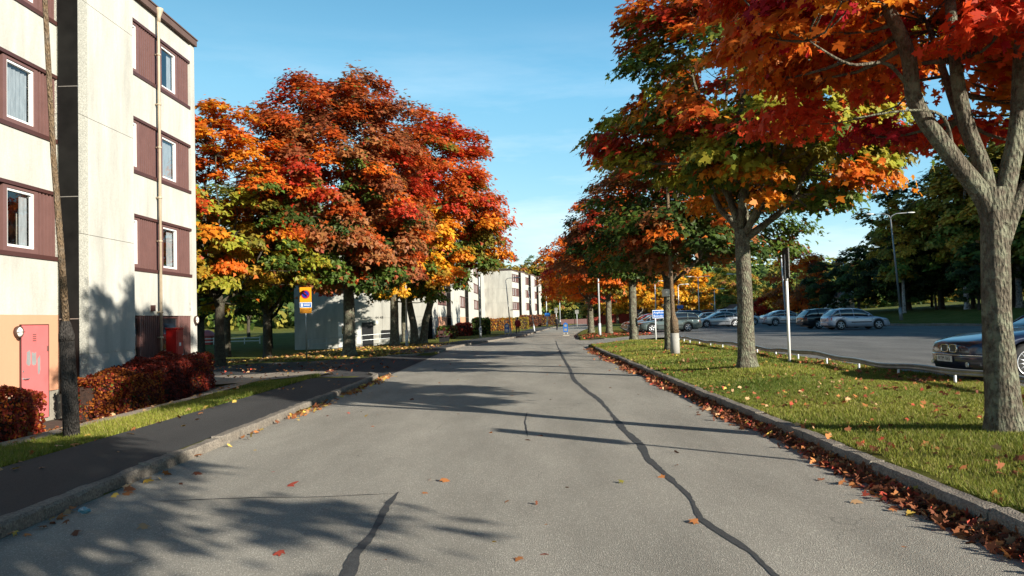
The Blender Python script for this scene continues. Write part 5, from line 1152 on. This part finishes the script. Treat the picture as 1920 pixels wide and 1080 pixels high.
# ---------------------------------------------------------------- cottages beyond the lot
def gable_house(name, label, loc, rz, w, d_, hw, hr, wall, roof='roof', trim='white', group=None, door=True):
    t = thing(name, label, 'house', loc, rz, group)
    q = MB(); q.box(-w / 2, w / 2, -d_ / 2, d_ / 2, -.6, hw); q.add([(-w / 2, -d_ / 2, hw), (w / 2, -d_ / 2, hw), (0, -d_ / 2, hw + hr), (-w / 2, d_ / 2, hw), (w / 2, d_ / 2, hw), (0, d_ / 2, hw + hr)], [(0, 1, 2), (3, 5, 4)])
    q.build('wall', M[wall], t)
    q = MB(); e = .35; th = .14
    for s_ in (-1, 1):
        a = (s_ * (w / 2 + e), hw - e * hr / (w / 2)); b_ = (0, hw + hr)
        q.add([(a[0], -d_ / 2 - e, a[1] + .02), (b_[0], -d_ / 2 - e, b_[1] + .02), (b_[0], d_ / 2 + e, b_[1] + .02), (a[0], d_ / 2 + e, a[1] + .02),
               (a[0], -d_ / 2 - e, a[1] + th), (b_[0], -d_ / 2 - e, b_[1] + th), (b_[0], d_ / 2 + e, b_[1] + th), (a[0], d_ / 2 + e, a[1] + th)],
              [(0, 1, 2, 3), (4, 7, 6, 5), (0, 4, 5, 1), (3, 2, 6, 7), (0, 3, 7, 4)])
    r = q.build('roof', M[roof], t)
    q = MB()
    for s_ in (-1, 1):
        a = (s_ * (w / 2 + e), hw - e * hr / (w / 2)); q.add([(a[0], -d_ / 2 - e - .03, a[1] - .12), (0, -d_ / 2 - e - .03, hw + hr - .12), (0, -d_ / 2 - e - .03, hw + hr + .18), (a[0], -d_ / 2 - e - .03, a[1] + .18)], [(0, 1, 2, 3)])
    q.build('bargeboard', M[trim], r)
    q = MB(); q.box(-w / 2 - .03, -w / 2 + .15, -d_ / 2 - .03, -d_ / 2 + .1, -.3, hw); q.box(w / 2 - .15, w / 2 + .03, -d_ / 2 - .03, -d_ / 2 + .1, -.3, hw); q.build('corner_board', M[trim], t)
    for s_ in (-.25, .25):
        q = MB(); q.box(w * s_ - .4, w * s_ + .4, -d_ / 2 - .05, -d_ / 2 - .01, .9, 1.8); wn = q.build('window', M[trim], t)
        q = MB(); q.box(w * s_ - .32, w * s_ + .32, -d_ / 2 - .06, -d_ / 2 - .051, .98, 1.72); q.build('pane', M['darkglass'], wn)
    return t
gable_house('long_house', 'long low red cottage with a wide brown roof below the yellow trees', (19.0, 142, .0), math.pi / 2 - .05, 9, 15, 2.3, 1.9, 'redwood')
gable_house('cottage', 'pale gabled porch cottage left of the blue sign', (19.9, 130, .0), 0, 2.2, 3, 1.9, .9, 'pinewood' if 'pinewood' in M else 'wood')
gable_house('cottage', 'white-gabled cottage above the blue sign', (22.8, 132, .0), 0, 2.0, 3, 2.3, .8, 'offwhite')
gable_house('long_house', 'long brown-roofed cottage right of the white-gabled one', (27.5, 146, .0), math.pi / 2 + .05, 8, 13, 2.0, 1.5, 'redwood')
gable_house('cottage', 'brick gable with white bargeboards behind the pale minivan', (31.0, 118, .0), 0, 4.4, 7, 1.2, 1.5, 'brick')
gable_house('cottage', 'small white shed at the edge of the dark wood behind the cars', (40.9, 104, gz(40.9, 104)), .3, 2.2, 3, 2.2, .9, 'offwhite')
t = thing('board_fence', 'dark red board fence along the field beyond the bend', 'fence', (8, 172, .0), -.06)
q = MB(); q.box(0, 26, -.05, .05, 0, 1.1); q.build('boards', M['brown'], t)
for k in range(9):
    q = MB(); q.box(k * 3.2 - .06, k * 3.2 + .06, -.12, -.051, 0, 1.2); q.build('post', M['brown_dark'], t)
# ---------------------------------------------------------------- people
def person(loc, h, rz, coat, label, bag=None):
    t = thing('person', label, 'person', loc, rz); s_ = h / 1.7
    me = bpy.data.meshes.new('body'); 
    P_ = [(0, 0, .92), (0, .0, 1.12), (0, .0, 1.38), (0, -.01, 1.47), (0, -.02, 1.56), (0, -.01, 1.66), (.1, 0, .88), (.12, -.07, .48), (.12, .02, .08), (.12, -.10, .03), (-.1, 0, .88), (-.11, .10, .48), (-.11, .22, .10), (-.11, .12, .04),
          (.2, .0, 1.38), (.25, -.04, 1.10), (.24, -.12, .86), (.24, -.15, .78), (-.2, .0, 1.38), (-.25, .05, 1.10), (-.24, .0, .86), (-.24, -.02, .78)]
    E_ = [(0, 1), (1, 2), (2, 3), (3, 4), (4, 5), (0, 6), (6, 7), (7, 8), (8, 9), (0, 10), (10, 11), (11, 12), (12, 13), (2, 14), (14, 15), (15, 16), (16, 17), (2, 18), (18, 19), (19, 20), (20, 21)]
    R_ = [.14, .13, .15, .055, .09, .085, .10, .07, .045, .04, .10, .07, .045, .04, .065, .05, .035, .03, .065, .05, .035, .03]
    me.from_pydata([(x * s_, y * s_, z * s_) for x, y, z in P_], E_, []); o = bpy.data.objects.new('body', me); C.collection.objects.link(o)
    sk = o.modifiers.new('s', 'SKIN'); sb = o.modifiers.new('u', 'SUBSURF'); sb.levels = 1; sb.render_levels = 1
    for v, r in zip(me.skin_vertices[0].data, R_): v.radius = (r * s_, r * s_)
    me.skin_vertices[0].data[0].use_root = True
    bpy.context.view_layer.update(); m2 = bpy.data.meshes.new_from_object(o.evaluated_get(bpy.context.evaluated_depsgraph_get())); bpy.data.objects.remove(o)
    m2.materials.clear(); m2.materials.append(M['cloth_dark']); m2.materials.append(M['skin'])
    for p in m2.polygons:
        if p.center.z > 1.46 * s_ or (p.center.z < .86 * s_ and abs(p.center.x) > .2 * s_): p.material_index = 1
    m2.shade_smooth(); o = bpy.data.objects.new('body', m2); link(o, t)
    q = MB(); rg = []
    for z, rx_, ry_ in ((.78, .25, .19), (.95, .22, .17), (1.15, .21, .16), (1.32, .235, .155), (1.43, .19, .12), (1.49, .075, .075)):
        rg.append([(rx_ * s_ * math.cos(a), ry_ * s_ * math.sin(a), z * s_) for a in [2 * math.pi * k / 14 for k in range(14)]])
    q.loft(rg, True); q.build('coat', M[coat], t, True)
    for sx_, pts in ((1, [(.2, 0, 1.4), (.26, -.04, 1.10), (.25, -.12, .88)]), (-1, [(-.2, 0, 1.4), (-.26, .05, 1.10), (-.25, .0, .88)])):
        tube_obj('sleeve', [(x * s_, y * s_, z * s_) for x, y, z in pts], [.075 * s_, .065 * s_, .05 * s_], coat, t, 10)
    q = MB(); q.lathe([(.02, 1.76), (.08, 1.73), (.105, 1.66), (.105, 1.58), (.09, 1.54)], (0, .015 * s_, 0), 12); q.v = [(x * s_, y * s_, z * s_) for x, y, z in q.v]; q.build('hair', M['plastic_black'], t, True)
    q = MB()
    for sx_ in (-.033, .033): q.disc((sx_ * s_, -.108 * s_, 1.62 * s_), (0, 1, 0), .009, .004, 8)
    q.tube([(0, -.105 * s_, 1.60 * s_), (0, -.125 * s_, 1.575 * s_)], .010, 6); q.tube([(-.025 * s_, -.105 * s_, 1.535 * s_), (.025 * s_, -.105 * s_, 1.535 * s_)], .006, 6); q.build('face', M['brown'], t)
    return t
person((-.50, 77.5, .11), 1.55, .3, 'cloth_red', 'person in a dark red coat walking on the left pavement')
person((4.2, 98, .02), 1.6, 2.6, 'cloth_dark', 'person in dark clothes on the road near the bend')
# ---------------------------------------------------------------- cars
def paint(name, c, metal=.35): 
    m = simple(name, c, .28, metal, coat=.8); return m
CP = dict(silver=paint('silver_blue_paint', (.36, .42, .52)), black=paint('black_paint', (.012, .013, .016), .1), pale=paint('pale_silver_paint', (.48, .50, .53)), navy=paint('midnight_blue_paint', (.012, .02, .05), .3),
          green=paint('grey_green_paint', (.10, .13, .125)), red=paint('dark_red_paint', (.22, .015, .02), .2), grey=paint('grey_paint', (.14, .145, .15)), blue=paint('blue_paint', (.02, .05, .16)), white=paint('pale_blue_white_paint', (.50, .55, .60), .1))
CARS = {
 'hatch': dict(L=4.15, W=1.74, wb=(.82, 3.35), r=.31, deck=[(0, .50), (.04, .62), (.25, .72), (.7, .80), (1.15, .88), (3.9, .95), (4.1, .90), (4.15, .6)], roof=[(1.1, .88), (1.75, 1.30), (2.2, 1.41), (3.0, 1.42), (3.55, 1.35), (4.02, .95)], pill=(1.55, 2.45, 3.35)),
 'wagon': dict(L=4.75, W=1.80, wb=(.90, 3.65), r=.32, deck=[(0, .52), (.04, .64), (.25, .74), (.9, .83), (1.35, .90), (4.6, .96), (4.72, .9), (4.75, .6)], roof=[(1.3, .90), (2.05, 1.33), (2.5, 1.44), (3.6, 1.45), (4.25, 1.38), (4.66, .96)], pill=(1.9, 2.75, 3.65)),
 'sedan': dict(L=4.70, W=1.79, wb=(.92, 3.65), r=.32, deck=[(0, .52), (.04, .64), (.25, .74), (.9, .83), (1.35, .90), (3.9, .98), (4.5, 1.0), (4.66, .92), (4.70, .6)], roof=[(1.3, .90), (2.05, 1.32), (2.55, 1.43), (3.2, 1.41), (3.75, 1.22), (4.15, .99)], pill=(1.9, 2.75, 3.55)),
 'limo': dict(L=4.98, W=1.86, wb=(.90, 3.83), r=.335, deck=[(0, .60), (.05, .68), (.2, .735), (.7, .83), (1.3, .90), (1.55, .93), (4.1, 1.0), (4.75, .98), (4.93, .9), (4.98, .6)], roof=[(1.5, .93), (2.25, 1.32), (2.75, 1.42), (3.4, 1.41), (3.9, 1.26), (4.35, 1.0)], pill=(2.1, 3.0, 3.8)),
 'van': dict(L=4.80, W=1.85, wb=(.95, 3.75), r=.33, deck=[(0, .55), (.04, .70), (.25, .82), (.8, .94), (1.05, 1.02), (4.65, 1.06), (4.77, 1.0), (4.80, .6)], roof=[(1.0, 1.02), (1.75, 1.52), (2.3, 1.70), (3.8, 1.72), (4.45, 1.66), (4.74, 1.06)], pill=(1.7, 2.7, 3.7)),
 'suv': dict(L=4.6, W=1.82, wb=(.85, 3.55), r=.35, deck=[(0, .62), (.04, .78), (.2, .92), (.9, 1.0), (1.2, 1.06), (4.45, 1.08), (4.58, 1.0), (4.6, .6)], roof=[(1.2, 1.05), (1.8, 1.55), (2.3, 1.68), (3.9, 1.70), (4.3, 1.64), (4.55, 1.08)], pill=(1.75, 2.6, 3.6))}
def car(name, label, kind, col, loc, rz, plate=None, hero=False, group=None):
    """front at x=0, rear at x=L, driving towards -x; y=0 the centre line"""
    S = CARS[kind]; Lc, Wc, rw_ = S['L'], S['W'], S['r']; t = thing(name, label, 'car', loc, rz, group)
    dk = lambda x: np.interp(x, [p[0] for p in S['deck']], [p[1] for p in S['deck']])
    hw = lambda x: Wc / 2 * (1 - .30 * max(0, 1 - x / .55) ** 2.6 - .20 * max(0, 1 - (Lc - x) / .45) ** 2.6)
    sill = .20; ar = rw_ + .055; xs = sorted(set([round(v, 3) for v in list(np.linspace(0, Lc, 34)) + [.02, .06, .12, Lc - .02, Lc - .07] + [w_ + ar * c_ for w_ in S['wb'] for c_ in (-1.0, -.97, -.87, -.7, -.5, -.25, 0, .25, .5, .7, .87, .97, 1.0)]]))
    rings = []
    for x in xs:
        zb = sill + (.10 * max(0, 1 - x / .3) + .14 * max(0, 1 - (Lc - x) / .4))
        for w_ in S['wb']:
            d_ = abs(x - w_)
            if d_ < ar: zb = max(zb, rw_ + math.sqrt(max(0, ar * ar - d_ * d_)))
        zt = float(dk(x)); zt = max(zt, zb + .05); h_ = hw(x); zbelt = zt - .035; hh = zbelt - zb
        half = [(h_ * .80, zb), (h_ * .965, zb + .004), (h_ * .985, zb + hh * .25), (h_, zb + hh * .55), (h_ * .985, zb + hh * .82), (h_ * .955, zbelt), (h_ * .90, zt - .008), (h_ * .55, zt + .022), (0, zt + .03)]
        rings.append([(x, y, z) for y, z in half] + [(x, -y, z) for y, z in half[-2::-1]])
    q = MB(); q.loft(rings, True); q.build('body', CP[col], t, True)
    # dark underbody and wheel wells
    q = MB(); q.box(.25, Lc - .3, -Wc / 2 + .12, Wc / 2 - .12, .16, .62); q.build('underbody', M['plastic_black'], t)
    # greenhouse
    rf = S['roof']; rz_ = lambda x: np.interp(x, [p[0] for p in rf], [p[1] for p in rf]); gx = list(np.linspace(rf[0][0] + .02, rf[-1][0] - .01, 22)); rr_ = []; x0r, x1r = rf[1][0], rf[-2][0]
    for x in gx:
        zr = float(rz_(x)); zd = float(dk(x)) - .04; bw = hw(x) * .94; tw = bw - (zr - zd) * .32
        rr_.append([(x, bw, zd), (x, (bw + tw) / 2 + .012, (zd + zr) / 2), (x, tw, zr - .02), (x, tw * .88, zr), (x, 0, zr + .012), (x, -tw * .88, zr), (x, -tw, zr - .02), (x, -(bw + tw) / 2 - .012, (zd + zr) / 2), (x, -bw, zd)])
    q = MB(); q.loft(rr_, True); q.build('glasshouse', M['carglass'], t, True)
    # roof skin between windscreen head and rear window head
    rs = []
    for x in np.linspace(x0r + .05, x1r + .0, 12):
        zr = float(rz_(x)); zd = float(dk(x)) - .04; bw = hw(x) * .94; tw = bw - (zr - zd) * .32
        rs.append([(x, tw + .012, zr - .065), (x, tw + .012, zr - .012), (x, tw * .88, zr + .012), (x, 0, zr + .024), (x, -tw * .88, zr + .012), (x, -tw - .012, zr - .012), (x, -tw - .012, zr - .065), (x, -tw * .7, zr - .05), (x, tw * .7, zr - .05)])
    q = MB(); q.loft(rs, True)
    for sd_ in (-1, 1):
        def gp(x, f):
            zr = float(rz_(x)); zd = float(dk(x)) - .04; bw = hw(x) * .94; tw = bw - (zr - zd) * .32; return (x, sd_ * (bw + (tw - bw) * f + .01), zd + (zr - zd) * f - .015 * f)
        q.tube([gp(rf[0][0] + .03, 0), gp((rf[0][0] + x0r) / 2, .97), gp(x0r + .05, .98)], .032, 6)
        q.tube([gp(x1r, .98), gp((rf[-1][0] + x1r) / 2, .97), gp(rf[-1][0] - .03, .1)], .045, 6)
        for px_ in S['pill'][1:]:
            q.tube([gp(px_, .02), gp(px_ + .03, .96)], .028 if px_ == S['pill'][1] else .04, 6)
    q.build('roof', CP[col], t, True)
    # wheels
    for w_ in S['wb']:
        for sd_ in (-1, 1):
            yy = sd_ * (Wc / 2 - .115); q = MB(); q.lathe([(rw_ * .66, -.10), (rw_ * .93, -.105), (rw_, -.08), (rw_, .08), (rw_ * .93, .105), (rw_ * .66, .10)], (w_, yy, rw_), 26, 'y'); wh = q.build('wheel', M['rubber'], t, True)
            ye = yy + sd_ * .085; q = MB(); R1_ = rw_ * .69
            q.lathe([(R1_, -.03), (R1_, .03), (R1_ * .93, .03), (R1_ * .93, -.02)] if sd_ > 0 else [(R1_, .03), (R1_, -.03), (R1_ * .93, -.03), (R1_ * .93, .02)], (w_, ye, rw_), 26, 'y')
            ns = 13 if hero else 5
            for k in range(ns):
                a = 2 * math.pi * k / ns + .3; ww = .016 if hero else .055
                q.tube([(w_ + math.cos(a) * .04, ye + sd_ * .012, rw_ + math.sin(a) * .04), (w_ + math.cos(a) * R1_ * .96, ye + sd_ * .004, rw_ + math.sin(a) * R1_ * .96)], [ww, ww * .7], 6)
            q.disc((w_, ye + sd_ * .01, rw_), (0, 1, 0), .055, .03, 14); q.build('rim', M['rim'], wh, True)
            q = MB(); q.disc((w_, yy + sd_ * .045, rw_), (0, 1, 0), R1_ * .92, .02, 20); q.build('brake_disc', M['plastic_black'], wh)
    # bumpers, lamps, handles, mirrors, doors, plates
    fz = float(dk(.04)); h0 = hw(.03)
    for sd_ in (-1, 1):
        y0_, y1_ = sd_ * h0 * .56, sd_ * h0 * 1.02
        q = MB()
        if not hero:
            q.loft([[(.02, sd_ * h0 * .52, fz - .17), (.02, sd_ * h0 * .52, fz - .03), (.10, sd_ * h0 * .52, fz - .03), (.10, sd_ * h0 * .52, fz - .17)], [(.14, sd_ * hw(.14) * .99, fz - .15), (.16, sd_ * hw(.16) * .98, fz - .02), (.22, sd_ * hw(.2) * .93, fz - .02), (.2, sd_ * hw(.2) * .93, fz - .15)]], True)
            q.build('headlight', M['lamp_clear'], t)
        rz0 = float(dk(Lc - .06)); rh = hw(Lc - .08)
        q = MB(); q.loft([[(Lc + .006, sd_ * rh * .62, rz0 - .27), (Lc + .0, sd_ * rh * .62, rz0 - .08), (Lc - .06, sd_ * rh * .62, rz0 - .08), (Lc - .06, sd_ * rh * .62, rz0 - .27)], [(Lc - .14, sd_ * (hw(Lc - .14) + .012), rz0 - .27), (Lc - .18, sd_ * (hw(Lc - .18) + .006), rz0 - .07), (Lc - .24, sd_ * (hw(Lc - .24) - .02), rz0 - .07), (Lc - .24, sd_ * (hw(Lc - .2) - .02), rz0 - .27)]], True)
        q.build('tail_light', M['lamp_red'], t)
        mx_ = rf[0][0] + .42; q = MB(); q.lathe([(.02, -.05), (.075, -.03), (.085, .04), (.05, .07)], (mx_, sd_ * (hw(mx_) + .07), float(dk(mx_)) + .07), 10, 'x'); q.tube([(mx_, sd_ * hw(mx_) * .9, float(dk(mx_)) + .02), (mx_, sd_ * (hw(mx_) + .07), float(dk(mx_)) + .06)], .02, 6); q.build('side_mirror', CP[col], t, True)
        for px_ in (S['pill'][1], S['pill'][2]):
            hx_ = px_ - .25; zz_ = float(dk(hx_)) - .13; yy = sd_ * (hw(hx_) * .99 + .006); q = MB(); q.box(hx_, hx_ + .17, yy - .008, yy + .008, zz_, zz_ + .035); q.build('door_handle', M['plastic_black'], t)
        q = MB()
        for px_ in (rf[0][0] + .12, S['pill'][1] - .02, S['pill'][2] - .02):
            zt_ = float(dk(px_)) - .04; q.add([(px_, sd_ * (hw(px_) + .0015), .3), (px_ + .012, sd_ * (hw(px_) + .0015), .3), (px_ + .012, sd_ * (hw(px_) * .985 + .0015), zt_), (px_, sd_ * (hw(px_) * .985 + .0015), zt_)], [(0, 1, 2, 3)])
        q.build('door_gap', M['plastic_black'], t)
        q = MB(); q.box(.95 + .35, Lc - 1.5, sd_ * (Wc / 2 + .002) - .008, sd_ * (Wc / 2 + .002) + .008, .47, .53); q.build('side_moulding', M['plastic_black'], t)
    q = MB(); q.bbox(Lc - .08, Lc + .035, -h0 * .97, h0 * .97, .32, .52, .02); q.build('rear_bumper', CP[col] if kind != 'wagon' else M['plastic_black'], t)
    q = MB(); q.box(Lc + .036, Lc + .045, -.26, .26, .60, .71); q.build('number_plate', M['offwhite'], t)
    if not hero:
        q = MB(); q.bbox(-.035, .08, -h0 * .95, h0 * .95, .26, .46, .02); q.build('front_bumper', CP[col], t)
        q = MB(); q.box(.0, .03, -h0 * .42, h0 * .42, fz - .15, fz - .05); q.build('grille', M['plastic_black'], t)
    return t
hero = car('parked_car', 'dark blue saloon with twin oval grilles and many-spoked wheels, behind the nearest maple trunk', 'limo', 'navy', (7.98, 15.12, .29), 0, hero=True)
# front end of the near saloon
def nx(y): return .28 * (abs(y) / .92) ** 3.0
q = MB(); rg = []
for y in np.linspace(-.90, .90, 25):
    x = nx(y) - .015; rg.append([(x + .0, y, .505), (x - .07, y, .49), (x - .085, y, .43), (x - .07, y, .30), (x - .03, y, .20), (x + .12, y, .18), (x + .16, y, .50)])
q.loft(rg, True); q.build('front_bumper', CP['navy'], hero, True)
q = MB(); rg = []
for y in np.linspace(-.89, .89, 25):
    x = nx(y) - .02; rg.append([(x - .078, y, .462), (x - .086, y, .468), (x - .084, y, .482), (x - .070, y, .486)])
q.loft(rg, True); q.build('bumper_trim', M['chrome'], hero, True)
q = MB(); rg = []
for y in np.linspace(-.80, .80, 21):
    x = nx(y) + .0; rg.append([(x, y, .51), (x - .008, y, .52), (x + .012, y, .655), (x + .05, y, .655), (x + .05, y, .51)])
q.loft(rg, True); q.build('grille_panel', M['plastic_black'], hero, True)
for sd_ in (-1, 1):
    # rounded upright grille opening with bright surround
    yc = sd_ * .145; pr = [(yc + .128 * np.sign(math.cos(a)) * abs(math.cos(a)) ** .45, .585 + .072 * np.sign(math.sin(a)) * abs(math.sin(a)) ** .45) for a in np.linspace(0, 2 * math.pi, 28, endpoint=False)]
    q = MB(); q.loft([[(-.028, y, z) for y, z in pr], [(-.030, yc + (y - yc) * .86, .585 + (z - .585) * .80) for y, z in pr], [(-.005, yc + (y - yc) * .86, .585 + (z - .585) * .80) for y, z in pr], [(-.0, y, z) for y, z in pr]] , False); q.build('grille_surround', M['chrome'], hero, True)
    q = MB()
    for k in range(9): yy = yc - .10 + k * .025; q.box(-.018, -.012, yy - .003, yy + .003, .535, .635)
    q.build('grille_bars', M['rail'], hero)
    q = MB(); rg = []
    for y in np.linspace(.36, .62, 7): x = nx(y) - .018; rg.append([(x, sd_ * y, .53), (x - .004, sd_ * y, .585), (x + .008, sd_ * y, .640), (x + .06, sd_ * y, .64), (x + .06, sd_ * y, .53)])
    q.loft(rg, True); hl = q.build('headlight', M['carglass'], hero, True)
    q = MB(); q.disc((nx(.47) - .024, sd_ * .47, .585), (1, 0, 0), .042, .012, 18); q.build('headlight_lens', M['lamp_amber'] if False else M['lamp_clear'], hl)
    q = MB(); rg = []
    for i, y in enumerate(np.linspace(.625, .86, 8)): x = nx(y) - .022; f = 1 - .35 * (i / 7) ** 2; rg.append([(x, sd_ * y, .532), (x - .004, sd_ * y, .585), (x + .01, sd_ * y, .532 + .108 * f), (x + .06, sd_ * y, .532 + .108 * f), (x + .06, sd_ * y, .532)])
    q.loft(rg, True); q.build('indicator', M['lamp_clear'], hero, True)
    q = MB(); q.disc((nx(.6) - .10, sd_ * .60, .31), (1, 0, 0), .045, .02, 14); q.build('fog_light', M['lamp_clear'], hero)
q = MB(); q.box(-.120, -.108, -.27, .25, .345, .455); pl = q.build('number_plate', M['offwhite'], hero)
text('plate_text', 'RYM 065', .105, M['ink'], pl, (-.1215, -.01, .40), (math.pi / 2, 0, -math.pi / 2), .002, 'CENTER', 1.05)
car('parked_car', 'silver-blue three-door hatchback with alloy wheels, closest of the far row of cars', 'hatch', 'silver', (24.55, 54.6, .29), math.pi + .02)
car('parked_car', 'black estate car with roof rails between the hatchback and the silver saloon', 'wagon', 'black', (25.2, 59.6, .29), math.pi + .03)
car('parked_car', 'pale silver saloon in profile behind the white post', 'sedan', 'pale', (27.1, 75.6, .29), math.pi + .02)
car('parked_car', 'pale blue-white minivan with a dark side window line', 'van', 'white', (24.9, 84, .29), math.pi)
car('parked_car', 'small pale silver car tucked in front of the minivan', 'hatch', 'pale', (21.9, 82.2, .29), math.pi)
car('parked_car', 'dark blue boxy car beside the small pale silver car', 'suv', 'blue', (21.2, 87.5, .29), math.pi)
car('parked_car', 'grey-green estate car behind the blue direction sign', 'wagon', 'green', (8.75, 61.2, .29), .06)
car('parked_car', 'dark grey car with a pale windscreen behind the grey-green estate', 'sedan', 'grey', (8.3, 64.6, .29), .1)
car('parked_car', 'dark red low car partly behind the entrance maple', 'hatch', 'red', (8.7, 69.8, .29), .1)
car('parked_car', 'silver-grey car at the far end behind the grey-green estate', 'sedan', 'pale', (16.2, 76.0, .29), .1)
